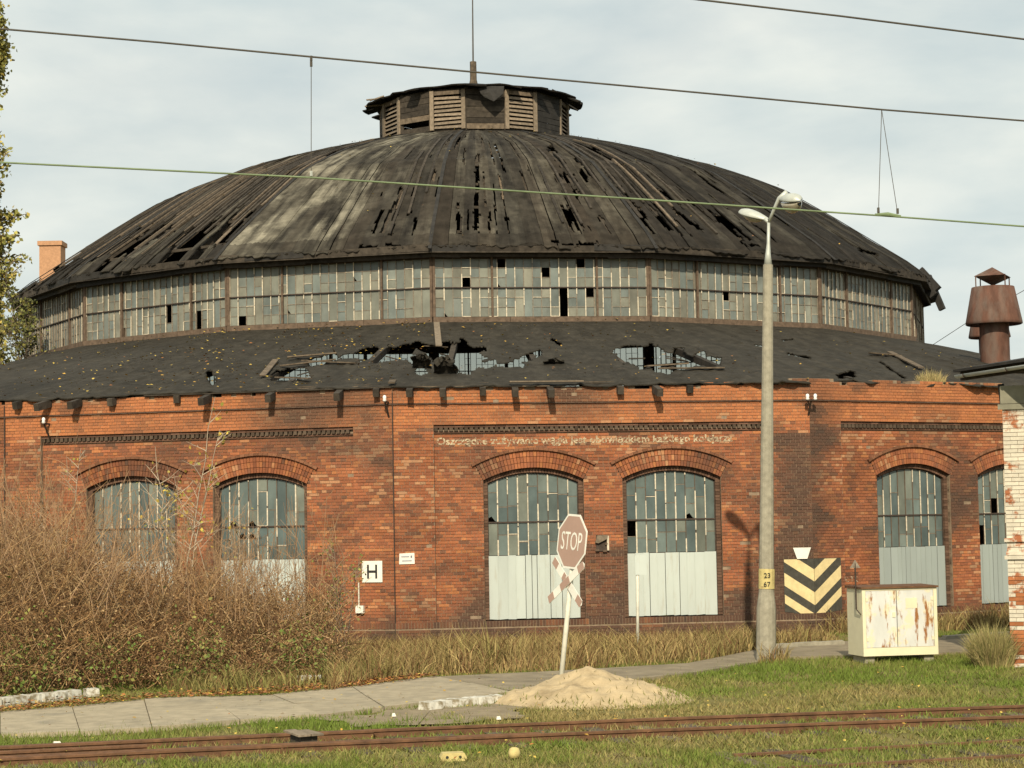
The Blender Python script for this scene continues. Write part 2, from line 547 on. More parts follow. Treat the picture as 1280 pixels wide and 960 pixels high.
def text_mesh(name, body, size, mat, extrude=0.0015, sx=1.0, xsp=1.0, bold=0.0):
    cu = bpy.data.curves.new(name, 'FONT')
    cu.body = body
    cu.size = size
    cu.extrude = extrude
    cu.space_character = xsp
    cu.resolution_u = 3
    cu.offset = bold
    o = bpy.data.objects.new(name, cu)
    COL.objects.link(o)
    dg = bpy.context.evaluated_depsgraph_get()
    me = bpy.data.meshes.new_from_object(o.evaluated_get(dg))
    bpy.data.objects.remove(o)
    bpy.data.curves.remove(cu)
    me.name = name
    n = len(me.vertices)
    co = np.empty(n * 3, np.float32)
    me.vertices.foreach_get('co', co)
    co = co.reshape(-1, 3)
    lo, hi = co.min(0), co.max(0)
    co[:, 0] = (co[:, 0] - lo[0]) * sx
    co[:, 1] -= lo[1]
    w = (hi[0] - lo[0]) * sx
    out = np.c_[co[:, 0], -co[:, 2], co[:, 1]]      # stand it up: text in x,z facing -y
    me.vertices.foreach_set('co', out.astype(np.float32).ravel())
    me.materials.clear(); me.materials.append(mat)
    me.update()
    return me, w, hi[1] - lo[1]
# ================================================================== ground
gmb = MB()
gx = [-900, -300, -100, -40] + [x * 1.0 for x in range(-24, 25)] + [40, 100, 300, 900]
gy = [-300, -60, 0, 10] + [y * 1.0 for y in range(16, 58)] + [70, 100, 200, 500, 1500]
for yy in gy:
    for xx in gx:
        zz = 0.018 * nz(xx * 0.23, yy * 0.23) * (1 if abs(xx) < 24 and 16 < yy < 50 else 0)
        gmb.v.append((xx, yy, zz - 0.02))
for j in range(len(gy) - 1):
    for i in range(len(gx) - 1):
        a = j * len(gx) + i
        gmb.f.append((a, a + 1, a + 1 + len(gx), a + len(gx))); gmb.c.append(None); gmb.mi.append(0)
g_obj = add('ground', gmb.mesh('ground', M['ground'], True), None, None, 'structure')

# ================================================================== roundhouse
house = thing('roundhouse', 'derelict domed red brick locomotive roundhouse with torn black roof and glazed drum', 'roundhouse', (AX[0], AX[1], 0))

WTOP = 6.3
PAN0, PAN1 = 1.0, 9.47
FRZ0, FRZ1 = 5.10, 5.30
WC = (3.47, 6.95)                    # window centres
WH, WSILL, WCROWN, RISE = 1.25, 0.49, 4.22, 0.30
RHO = (WH * WH + RISE * RISE) / (2 * RISE)
WZ0 = WCROWN - RHO
RING = 0.42
CH = 0.0767

def cut_half(z):
    """half width of window opening + arch ring at height z"""
    if z < WSILL:
        return 0
    if z < WCROWN - RISE:
        return WH
    q = (RHO + RING) ** 2 - (z - WZ0) ** 2
    if q <= 0:
        return 0
    return min(math.sqrt(q), (z - WZ0) * 0.512)

PAL = [((0.33, 0.115, 0.052), 6), ((0.29, 0.098, 0.048), 6), ((0.40, 0.155, 0.062), 1.8), ((0.24, 0.085, 0.046), 3.4),
       ((0.175, 0.076, 0.047), 1.8), ((0.115, 0.064, 0.045), 0.8), ((0.45, 0.21, 0.10), 0.5)]
PMEAN = np.array((0.31, 0.115, 0.056))
PW = np.array([p[1] for p in PAL]); PW = PW / PW.sum()

def brick_col(k, s, z, rnd):
    i = rnd.choice(len(PAL), p=PW)
    c = (np.array(PAL[i][0]) * 0.72 + PMEAN * 0.28) * rnd.uniform(0.88, 1.12)
    n = nz(s * 0.45 + k * 7.3, z * 0.6, 1.7)
    n2 = nz(s * 1.3 + k * 3.3, z * 2.6, 9.1)
    n3 = nz(s * 0.8 + k * 5.1, z * 1.9, 21.0)
    if z > 5.3:
        c = c * 0.45 + np.array((0.43, 0.158, 0.064)) * 0.55 * rnd.uniform(0.88, 1.1)
    elif z < 5.1:
        c = c * 0.92 * (1 + 0.35 * n3)
    dark = max(0, n - 0.02) * 1.3 + max(0, n2 - 0.12) * 0.9
    if k == 1 and s < 1.4 and z < 5.2:
        dark += 0.95 * max(0, 1 - abs(s - 0.05) / 0.95) * (0.75 + 0.5 * n2)
    if k == 0 and s > 9.6 and z < 5.0:
        dark += 0.75 * max(0, 1 - abs(s - 10.2) / 0.8)
    if k == 0 and 4.7 < s < 5.7 and z < 2.3:
        dark += 0.45
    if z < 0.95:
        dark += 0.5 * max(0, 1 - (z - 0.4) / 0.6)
    if k == -1:
        c = c * np.array((1.0, 1.0, 1.0))
    if z > 0.5 and nz(s * 0.7 + k * 2.7, z * 0.9, 33.0) > 0.16 and rnd.random() < 0.22:
        c = c * 0.5 + np.array((0.47, 0.27, 0.15)) * 0.5
    dark += 0.9 * max(0, nz(s * 1.7 + k * 8.1, z * 0.22, 41.0) - 0.22)
    if k == 0 and s > 8.9 and z < 5.0:
        dark += 0.25
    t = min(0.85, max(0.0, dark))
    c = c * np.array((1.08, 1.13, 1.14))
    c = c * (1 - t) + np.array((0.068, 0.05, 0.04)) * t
    return tuple(c)

def wall_top(k, s):
    """the parapet has lost courses unevenly"""
    d = 0.06 + 0.12 * max(0, nz(s * 0.9 + 31 * k, 4.2)) + 0.10 * max(0, nz(s * 3.1 + 11 * k, 8.8))
    if k == 1:
        d += 0.2 * nz(s * 1.1, 77.0) - 0.14
    if k == 0 and s > 7.6:
        d -= 0.14 * (s - 7.6) / 3 * (1 + nz(s * 2.2, 3.3))
    return WTOP - d

def build_bay(k, detailed):
    Mk = facet_matrix(R1, k)
    rnd = np.random.default_rng(100 + k)
    back, br = MB(), MB()
    if not detailed:
        back.box(0, BAYL, 0.0, 0.5, 0, WTOP - 0.1)
        w = part('wall', back, M['mortar'], house, Mk)
        return w
    ncourse = int(WTOP / CH) + 2
    for i in range(ncourse):
        z0 = i * CH
        z1 = z0 + CH
        zm = (z0 + z1) / 2
        if z0 > WTOP + 0.1:
            break
        cuts = []
        h = cut_half(zm)
        if h > 0:
            cuts = [(c - h, c + h) for c in WC]
        frz = FRZ0 - 0.02 <= zm <= FRZ1 + 0.02
        if zm < 0.34:
            segs = [(0, BAYL, -0.06)]
        elif zm < WSILL - 0.005:
            continue
        elif zm < FRZ1 + 0.02:
            segs = [(0, PAN0, 0.0)]
            x = PAN0
            for a, b2 in cuts:
                segs.append((x, a, 0.12)); x = b2
            segs.append((x, PAN1, 0.12))
            segs.append((PAN1, BAYL, 0.0))
        elif zm < 5.82:
            segs = [(0, BAYL, 0.0)]
        else:
            segs = [(0, BAYL, -0.025)]
        for a, b2, y in segs:
            frieze_here = frz and y == 0.12
            zt = z1
            if zm > 5.9:                       # ragged top
                nn = max(1, int((b2 - a) / 0.26))
                for q in range(nn):
                    sa, sb = a + (b2 - a) * q / nn, a + (b2 - a) * (q + 1) / nn
                    if z1 < wall_top(k, (sa + sb) / 2) + 0.02:
                        back.box(sa, sb, y + 0.014, y + 0.4, z0, z1)
            else:
                back.box(a, b2, y + 0.014, y + 0.4, z0, z1)
            if frieze_here:
                continue
            pitch = 0.2615 if i % 2 else 0.1307
            x = a - (0.065 if i % 2 else 0.0) - (0.13 if i % 4 == 3 else 0)
            while x < b2 - 0.01:
                xa, xb = max(a, x) + 0.005, min(b2, x + pitch) - 0.006
                x += pitch
                if xb - xa < 0.02:
                    continue
                if zm > 5.9 and z1 > wall_top(k, (xa + xb) / 2) + rnd.uniform(-0.02, 0.05):
                    continue
                if rnd.random() < 0.003:
                    continue                   # a brick has fallen out
                dy = rnd.normal(0, 0.0022)
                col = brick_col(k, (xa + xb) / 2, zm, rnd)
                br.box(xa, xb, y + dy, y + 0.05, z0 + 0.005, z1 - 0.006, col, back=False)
    # plinth soldier course
    x = 0.0
    while x < BAYL - 0.02:
        col = np.array(brick_col(k, x, 0.42, rnd)) * 0.9
        br.box(x + 0.006, x + CH - 0.006, -0.066 + rnd.normal(0, 0.002), 0.1, 0.345, 0.482, tuple(col), back=False)
        x += CH
    back.box(0, BAYL, -0.052, 0.4, 0.3, 0.478)
    w = part('wall', back, M['mortar'], house, Mk)
    part('brickwork', br, M['brick'], w, None, 'stuff')
    # dogtooth frieze of dark bricks
    fz = MB()
    x = PAN0 + 0.02
    while x < PAN1 - 0.1:
        d = rnd.uniform(0.7, 1.35)
        col = (0.085 * d, 0.062 * d, 0.045 * d)
        fz.box(x, x + 0.085, 0.045, 0.13, FRZ0 + 0.035, FRZ0 + 0.125, col)
        x += 0.125
    for za, zb, y in ((FRZ0 - 0.012, FRZ0 + 0.03, 0.085), (FRZ0 + 0.13, FRZ0 + 0.2, 0.055)):
        x = PAN0 + 0.003
        while x < PAN1 - 0.02:
            d = rnd.uniform(0.6, 1.4)
            fz.box(x, min(x + 0.25, PAN1 - 0.003), y, 0.13, za, zb, (0.13 * d, 0.072 * d, 0.05 * d))
            x += 0.256
    part('frieze', fz, M['brick'], w, None, 'stuff')
    ledge = MB()
    ledge.box(0, BAYL, -0.045, 0.02, 5.80, 5.822, None)
    part('drip_course', ledge, M['dark_brick'], w)
    # arches
    for c in WC:
        vo = MB()
        nv = 34
        amax = math.asin(WH / RHO)
        def voussoir(a0, a1, ra, rb, y0, y1, col):
            p = [(c + r * math.sin(a), WZ0 + r * math.cos(a)) for r, a in ((ra, a0), (ra, a1), (rb, a1), (rb, a0))]
            vo.prism(p, y0, y1, col)
        for q in range(nv):
            a0 = -amax + 2 * amax * q / nv
            a1 = -amax + 2 * amax * (q + 1) / nv
            g = 0.0018
            for ra, rb in ((RHO + 0.003, RHO + 0.13), (RHO + 0.14, RHO + 0.27), (RHO + 0.28, RHO + RING)):
                d = np.array(brick_col(k, c + (q - 17) * 0.08, 4.4, rnd)) * 0.92
                voussoir(a0 + g, a1 - g, ra, rb, 0.118 + rnd.normal(0, 0.002), 0.2, tuple(d))
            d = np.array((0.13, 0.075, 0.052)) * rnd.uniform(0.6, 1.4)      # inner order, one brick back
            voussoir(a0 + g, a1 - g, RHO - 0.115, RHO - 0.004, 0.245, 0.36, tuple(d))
        # hood mould
        nh = 26
        am = 0.50
        for q in range(nh):
            a0, a1 = -am + 2 * am * q / nh, -am + 2 * am * (q + 1) / nh
            d = rnd.uniform(0.75, 1.3)
            voussoir(a0 + 0.001, a1 - 0.001, RHO + RING + 0.01, RHO + RING + 0.075, 0.055 + rnd.normal(0, 0.003), 0.14, (0.19 * d, 0.088 * d, 0.05 * d))
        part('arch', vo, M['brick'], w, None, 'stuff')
        # reveals: jamb bricks of the opening and its inner order, soffit behind the ring
        jm = MB()
        z = WSILL
        while z < WCROWN - RISE - 0.03:
            for sg in (-1, 1):
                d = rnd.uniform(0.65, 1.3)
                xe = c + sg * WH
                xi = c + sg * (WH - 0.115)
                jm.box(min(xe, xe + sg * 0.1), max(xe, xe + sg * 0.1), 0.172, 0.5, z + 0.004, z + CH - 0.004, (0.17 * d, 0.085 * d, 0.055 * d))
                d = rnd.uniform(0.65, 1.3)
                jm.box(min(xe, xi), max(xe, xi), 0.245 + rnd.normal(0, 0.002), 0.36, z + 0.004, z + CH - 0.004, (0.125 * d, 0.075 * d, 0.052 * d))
            z += CH
        nq = 20
        for q in range(nq):
            a0, a1 = -amax + 2 * amax * q / nq, -amax + 2 * amax * (q + 1) / nq
            p = [(c + r * math.sin(a), WZ0 + r * math.cos(a)) for r, a in ((RHO - 0.005, a0), (RHO - 0.005, a1), (RHO + 0.4, a1), (RHO + 0.4, a0))]
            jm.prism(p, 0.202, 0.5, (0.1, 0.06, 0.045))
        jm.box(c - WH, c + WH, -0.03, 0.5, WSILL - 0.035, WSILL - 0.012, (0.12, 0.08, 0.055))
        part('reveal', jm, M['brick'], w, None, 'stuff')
    return w

GH = WH - 0.115                       # half width of the gate itself
GRHO = RHO - 0.115
def arch_z(x):
    return WZ0 + math.sqrt(GRHO * GRHO - x * x)

def build_gate(k, c, seed, grey):
    Mk = facet_matrix(R1, k) @ Matrix.Translation((c, 0, 0))
    rnd = random.Random(seed)
    fr = MB()
    Y = 0.33
    zs, zt, ztr = WSILL, 2.06, 2.88
    fr.box(-GH, GH, Y - 0.025, Y + 0.05, ztr - 0.018, ztr + 0.018)
    fr.box(-GH - 0.02, -GH + 0.022, Y - 0.02, Y + 0.05, zs, arch_z(GH) + 0.02)
    fr.box(GH - 0.022, GH + 0.02, Y - 0.02, Y + 0.05, zs, arch_z(GH) + 0.02)
    fr.box(-GH, GH, Y + 0.02, Y + 0.06, zt - 0.03, zt + 0.01)
    nq = 14
    for q in range(nq):
        xa, xb = -GH + 2 * GH * q / nq, -GH + 2 * GH * (q + 1) / nq
        fr.prism([(xa, arch_z(xa) - 0.03), (xb, arch_z(xb) - 0.03), (xb, arch_z(xb) + 0.01), (xa, arch_z(xa) + 0.01)], Y - 0.01, Y + 0.05)
    g = part('gate', fr, M['steel_dark'], house, Mk)
    n = 9
    pw = 2 * GH / n
    # sheet-metal lower leaf: vertical sheets with folded seams
    x = -GH
    sh = []
    while x < GH - 0.05:
        wd = min(rnd.choice([0.13, 0.16, 0.2, 0.24]), GH - x)
        if GH - x - wd < 0.1:
            wd = GH - x
        sh.append((x, x + wd)); x += wd
    for xa, xb in sh:
        mb = MB()
        t = zt + rnd.uniform(-0.008, 0.008)
        yo = rnd.uniform(-0.004, 0.004)
        mb.prism([(xa + 0.007, zs + rnd.uniform(0, 0.02)), (xb - 0.007, zs + rnd.uniform(0, 0.02)), (xb - 0.007, t), (xa + 0.007, t)], Y - 0.03 + yo, Y - 0.018 + yo)
        if rnd.random() < 0.5:
            mb.box(xb - 0.012, xb + 0.004, Y - 0.045, Y - 0.01, zs + 0.01, t - 0.002)
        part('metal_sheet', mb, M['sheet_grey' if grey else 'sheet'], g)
    # panes column by column
    for q in range(n):
        xa, xb = -GH + pw * q, -GH + pw * (q + 1)
        for lo, hi, top in ((zt, ztr, False), (ztr, None, True)):
            if top:
                ends = arch_z((xa + xb) / 2)
            else:
                ends = hi
            cuts = rnd.choice([[0.34], [0.6], [0.33, 0.66], [0.5], [0.72], []]) if top else rnd.choice([[0.5], [0.4], [], [0.62], [0.45]])
            zz = [lo] + [lo + (ends - lo) * f for f in cuts] + [ends]
            for a, b2 in zip(zz[:-1], zz[1:]):
                last = top and b2 == ends
                gap = rnd.random() < 0.035 and not last
                if gap:
                    continue
                za, zb0, zb1 = a + 0.012, b2 - 0.006, b2 - 0.006
                if last:
                    zb0, zb1 = arch_z(xa) - 0.02, arch_z(xb) - 0.02
                poly = [(xa + 0.01, za), (xb - 0.01, za), (xb - 0.01, zb1), (xa + 0.01, zb0)]
                if rnd.random() < 0.05 and not last:      # broken pane
                    poly = [(xa + 0.01, za + 0.09), (xa + 0.1, za + 0.14), (xb - 0.07, za + 0.03), (xb - 0.01, za), (xb - 0.01, zb1), (xa + 0.01, zb0)]
                mb = MB()
                mb.prism(poly, Y + 0.006, Y + 0.012)
                o = part('pane', mb, M['pane%d' % rnd.choice([0, 0, 0, 1, 1, 2, 2, 3])], g)
                if rnd.random() < 0.05 and not last:       # fresh putty round one pane
                    for e in (za, zb0 - 0.012):
                        pb = MB()
                        pb.box(xa + 0.008, xb - 0.008, Y - 0.008, Y + 0.005, e, e + 0.016)
                        part('putty_line', pb, M['putty'], g)
                elif len(zz) > 2:
                    pb = MB()
                    pb.box(xa + 0.008, xb - 0.008, Y - 0.002, Y + 0.005, b2 - 0.008, b2 + 0.006) if not last else None
                    if pb.v:
                        part('putty_line', pb, M['putty_dim'], g)
    for q in range(1, n):
        xa = -GH + pw * q
        for lo, hi in ((zt, ztr - 0.018), (ztr + 0.018, arch_z(xa) - 0.03)):
            z = lo
            mb = MB()
            mb.box(xa - 0.0085, xa + 0.0085, Y - 0.012, Y + 0.02, lo, hi, None, mi=1)
            while z < hi:
                e = min(hi, z + rnd.uniform(0.15, 0.9))
                if rnd.random() < 0.72:
                    wd = rnd.uniform(0.010, 0.018)
                    mb.box(xa - wd, xa + wd, Y - 0.019, Y - 0.0125, z + 0.004, e, None)
                z = e + rnd.uniform(0, 0.12)
            part('glazing_bar', mb, [M['putty'], M['rust_frame']], g)
    return g

for k in range(-8, 8):
    det = -3 <= k <= 3
    build_bay(k, det)
    if det:
        for i, c in enumerate(WC):
            if k in (-1, 0, 1):
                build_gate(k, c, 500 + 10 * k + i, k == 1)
            else:
                Mk = facet_matrix(R1, k) @ Matrix.Translation((c, 0, 0))
                mb = MB()
                mb.prism([(-GH, WSILL), (GH, WSILL), (GH, 2.06), (-GH, 2.06)], 0.30, 0.34)
                for q in range(9):
                    xa, xb = -GH + 2 * GH * q / 9, -GH + 2 * GH * (q + 1) / 9
                    mb.prism([(xa + 0.012, 2.08), (xb - 0.012, 2.08), (xb - 0.012, arch_z(xb) - 0.01), (xa + 0.012, arch_z(xa) - 0.01)], 0.336, 0.344, None, 1)
                    mb.box(xa - 0.012, xa + 0.012, 0.31, 0.35, 2.06, arch_z(max(-GH, xa)) - 0.01, None, mi=2)
                part('gate', mb, [M['sheet'], M['pane0'], M['putty']], house, Mk)

# painted inscription on the middle bay
Mb = facet_matrix(R1, 0)
wall0 = [o for o in house.children if o.name.startswith('wall') and (WM[o].translation - Mb.translation).length < 0.01][0]
wall1 = [o for o in house.children if o.name.startswith('wall') and (WM[o].translation - facet_matrix(R1, 1).translation).length < 0.01][0]
tm, tw, th = text_mesh('inscription', 'Oszczędne zużywanie węgla jest obowiązkiem każdego kolejarza', 0.24, M['inscription'], 0.0006, bold=0.007)
sx = 7.45 / tw
co = np.empty(len(tm.vertices) * 3, np.float32); tm.vertices.foreach_get('co', co); co = co.reshape(-1, 3); co[:, 0] *= sx
co[:, 2] *= 0.26 / th
tm.vertices.foreach_set('co', co.ravel())
o = add('inscription', tm, wall0, Mb @ Matrix.Translation((1.08, 0.1125, 4.745)))
tm, tw, th = text_mesh('graffiti', 'ASTK', 0.2, M['graffiti'], 0.0006)
add('graffiti', tm, wall1, facet_matrix(R1, 1) @ Matrix.Translation((1.02, 0.1125, 1.22)) @ Matrix.Rotation(0.02, 4, 'Y'))

# ------------------------------------------------------------------ drum
DB0, DB1, DG1 = 8.79, 8.99, 10.74
DMID = 9.86
def build_drum(k, single, bars=True):
    Mk = facet_matrix(R2, k)
    rnd = random.Random(900 + k)
    fr = MB()
    fr.box(0, DRL, -0.03, 0.16, DMID - 0.016, DMID + 0.016, None, mi=1)
    for s, w in ((0, 0.11), (DRL, 0.11), (1.78, 0.045), (4.95, 0.045)):
        fr.box(max(0, s - w * 0.68), min(DRL, s + w * 0.68), -0.045, 0.14, DB1, DG1 + 0.15, None)
    fr.box(0, DRL, 0.0, 0.15, DG1 - 0.02, DG1 + 0.3, None, mi=1)
    d = part('drum_facet', fr, [M['rust_frame'], M['steel_dark']], house, Mk)
    # sill beam in three lengths
    for a, b2 in ((0, 2.3), (2.3, 4.4), (4.4, DRL)):
        mb = MB()
        mb.box(a + 0.006, b2 - 0.006, -0.09 + rnd.uniform(-0.006, 0.006), 0.14, DB0, DB1 - 0.012)
        part('sill_beam', mb, M['rust_frame'], d)
    n = 24
    x0, x1 = 0.075, DRL - 0.075
    pw = (x1 - x0) / n
    bulk = [MB() for _ in range(4)]
    hb, vb = MB(), MB()
    for q in range(n):
        xa, xb = x0 + pw * q, x0 + pw * (q + 1)
        for lo, hi in ((DB1, DMID - 0.016), (DMID + 0.016, DG1)):
            h3 = (hi - lo) / 3
            split = rnd.choice([[1, 1, 1], [1, 1, 1], [1, 2], [2, 1], [3], [1, 1, 1], [3]])
            z = lo
            for s in split:
                za, zb = z + 0.006, z + s * h3 - 0.006
                z += s * h3
                if rnd.random() < 0.014:
                    continue
                gi = rnd.randrange(4)
                tgt = MB() if single else bulk[gi]
                poly = [(xa + 0.009, za), (xb - 0.009, za), (xb - 0.009, zb), (xa + 0.009, zb)]
                if rnd.random() < 0.015:
                    poly = [(xa + 0.1, za), (xb - 0.009, za), (xb - 0.009, zb), (xa + 0.009, zb), (xa + 0.009, za + 0.12)]
                yo = rnd.uniform(-0.004, 0.004)
                tgt.prism(poly, 0.03 + yo, 0.036 + yo)
                if single:
                    part('pane', tgt, M['drum%d' % gi], d)
                r = rnd.random()
                if z < hi - 0.01:
                    hb.box(xa + 0.004, xb - 0.004, 0.012, 0.03, z - 0.006, z + 0.008, None, mi=1 if r < 0.85 else 0)
                if r > 0.93:
                    hb.box(xa + 0.004, xb - 0.004, 0.0, 0.02, za - 0.006, za + 0.012, None, mi=0)
    for q in range(n + 1):
        xa = x0 + pw * q
        for lo, hi in ((DB1, DMID - 0.016), (DMID + 0.016, DG1)):
            vb.box(xa - 0.009, xa + 0.009, 0.0, 0.05, lo, hi, None, mi=1)
            z = lo
            while z < hi:
                e = min(hi, z + rnd.uniform(0.2, 0.9))
                if rnd.random() < 0.42:
                    wd = rnd.uniform(0.011, 0.017)
                    vb.box(xa - wd, xa + wd, -0.012, -0.001, z + 0.003, e, None, mi=0)
                z = e + rnd.uniform(0, 0.1)
    part('glazing_bars', vb, [M['putty'], M['putty_dim']], d, None, 'stuff')
    part('putty_lines', hb, [M['putty'], M['putty_dim']], d, None, 'stuff')
    if not single:
        for i, b2 in enumerate(bulk):
            part('panes', b2, M['drum%d' % i] if -5 <= k <= 3 else M['back%d' % (i % 2)], d, None, 'stuff')
    return d

for k in range(-8, 8):
    build_drum(k, k in (-1, 0))
# columns that carry the drum
for k in range(-8, 8):
    c = corner(R2 - 0.1, k)
    mb = MB()
    mb.tube([(c[0], c[1], 0), (c[0], c[1], DB0)], 0.16, 10)
    part('column', mb, M['steel_dark'], house, Matrix.Identity(4))
    c2, c3 = corner(R2 - 0.05, k), corner(R2 - 0.05, k + 1)
    mb = MB()
    mb.beam((c2[0], c2[1], DB0 - 0.12), (c3[0], c3[1], DB0 - 0.12), 0.2, 0.22)
    part('ring_beam', mb, M['steel_dark'], house, Matrix.Identity(4))

# ------------------------------------------------------------------ dome
PROF = [(17.4, 10.9), (16.7, 11.48), (15.4, 12.36), (14.0, 13.31), (12.1, 14.52), (9.65, 15.54), (7.55, 16.17), (5.4, 16.75), (3.45, 17.14)]
def prof_at(t):
    """t 0 at the eave .. 1 at the lantern, by length"""
    L = [0]
    for (r0, z0), (r1, z1) in zip(PROF[:-1], PROF[1:]):
        L.append(L[-1] + math.hypot(r1 - r0, z1 - z0))
    d = t * L[-1]
    for i in range(len(PROF) - 1):
        if d <= L[i + 1] + 1e-9:
            f = (d - L[i]) / (L[i + 1] - L[i])
            # ease the corners of the profile
            return (PROF[i][0] + f * (PROF[i + 1][0] - PROF[i][0]), PROF[i][1] + f * (PROF[i + 1][1] - PROF[i][1]))
    return PROF[-1]

def dome_pt(k, u, t, lift=0.0):
    r, z = prof_at(t)
    r2, zz2 = prof_at(min(1, t + 0.01)); r1_, z1_ = prof_at(max(0, t - 0.01))
    nr_, nz_ = (zz2 - z1_), -(r2 - r1_)
    ln = math.hypot(nr_, nz_)
    A, B = corner(r, k), corner(r, k + 1)
    p = A + (B - A) * u
    d = (p - AX); d = d / np.linalg.norm(d)
    return np.array([p[0] + d[0] * nr_ / ln * lift, p[1] + d[1] * nr_ / ln * lift, z + nz_ / ln * lift])

# torn slits and holes, seen on the photograph: x0,y0,x1,y1,half width
SLITS = [(597, 194, 596, 236, 2.6), (596, 244, 595, 287, 3.2), (612, 266, 612, 290, 1.6), (586, 262, 585, 288, 0.8), (688, 185, 704, 207, 4.2),
         (700, 222, 716, 226, 6), (722, 199, 728, 204, 4), (727, 214, 733, 224, 3), (719, 238, 723, 245, 3.4), (716, 256, 730, 287, 1.4),
         (758, 214, 768, 226, 3.0), (774, 234, 784, 247, 3.4), (791, 256, 805, 270, 4.2), (814, 259, 838, 287, 2.8), (743, 190, 781, 210, 2.2), (714, 182, 752, 187, 2),
         (501, 235, 488, 294, 2.4), (518, 236, 511, 268, 2), (543, 214, 541, 224, 2), (548, 222, 544, 246, 1), (452, 309, 474, 312, 4.5), (484, 306, 499, 307, 2.4),
         (690, 301, 698, 301, 2), (706, 305, 717, 306, 2.6), (722, 305, 746, 304, 2.4),
         (150, 314, 182, 302, 5), (196, 296, 220, 283, 5), (232, 302, 252, 290, 5.5), (276, 302, 292, 282, 5), (258, 256, 274, 246, 4), (280, 250, 294, 242, 3.5),
         (232, 272, 258, 260, 4), (296, 277, 310, 262, 3), (322, 248, 338, 237, 3), (196, 272, 216, 260, 3), (306, 221, 332, 210, 2.8), (364, 207, 392, 199, 2.4),
         (258, 286, 280, 270, 3.2), (214, 308, 232, 297, 2.6), (134, 316, 150, 306, 2.6),
         (102, 311, 84, 326, 3.4), (66, 338, 48, 353, 2.6),
         (842, 262, 876, 287, 2.4), (896, 277, 912, 279, 2.2), (822, 236, 850, 256, 1.5), (860, 250, 892, 276, 1.2), (1075, 312, 1096, 318, 2.2), (926, 304, 950, 307, 1.4)]
SL = np.array(SLITS)
SKY0 = SLITS.index((102, 311, 84, 326, 3.4))
def in_slit(px, py, jit, rows=slice(None)):
    S_ = SL[rows]
    a, b2 = S_[:, :2], S_[:, 2:4]
    d = b2 - a
    p = np.array([px, py])
    t = np.clip(((p - a) * d).sum(1) / ((d * d).sum(1) + 1e-9), 0, 1)
    q = a + d * t[:, None]
    return bool((np.hypot(*(p - q).T) < S_[:, 4] * (1.0 + jit)).any())

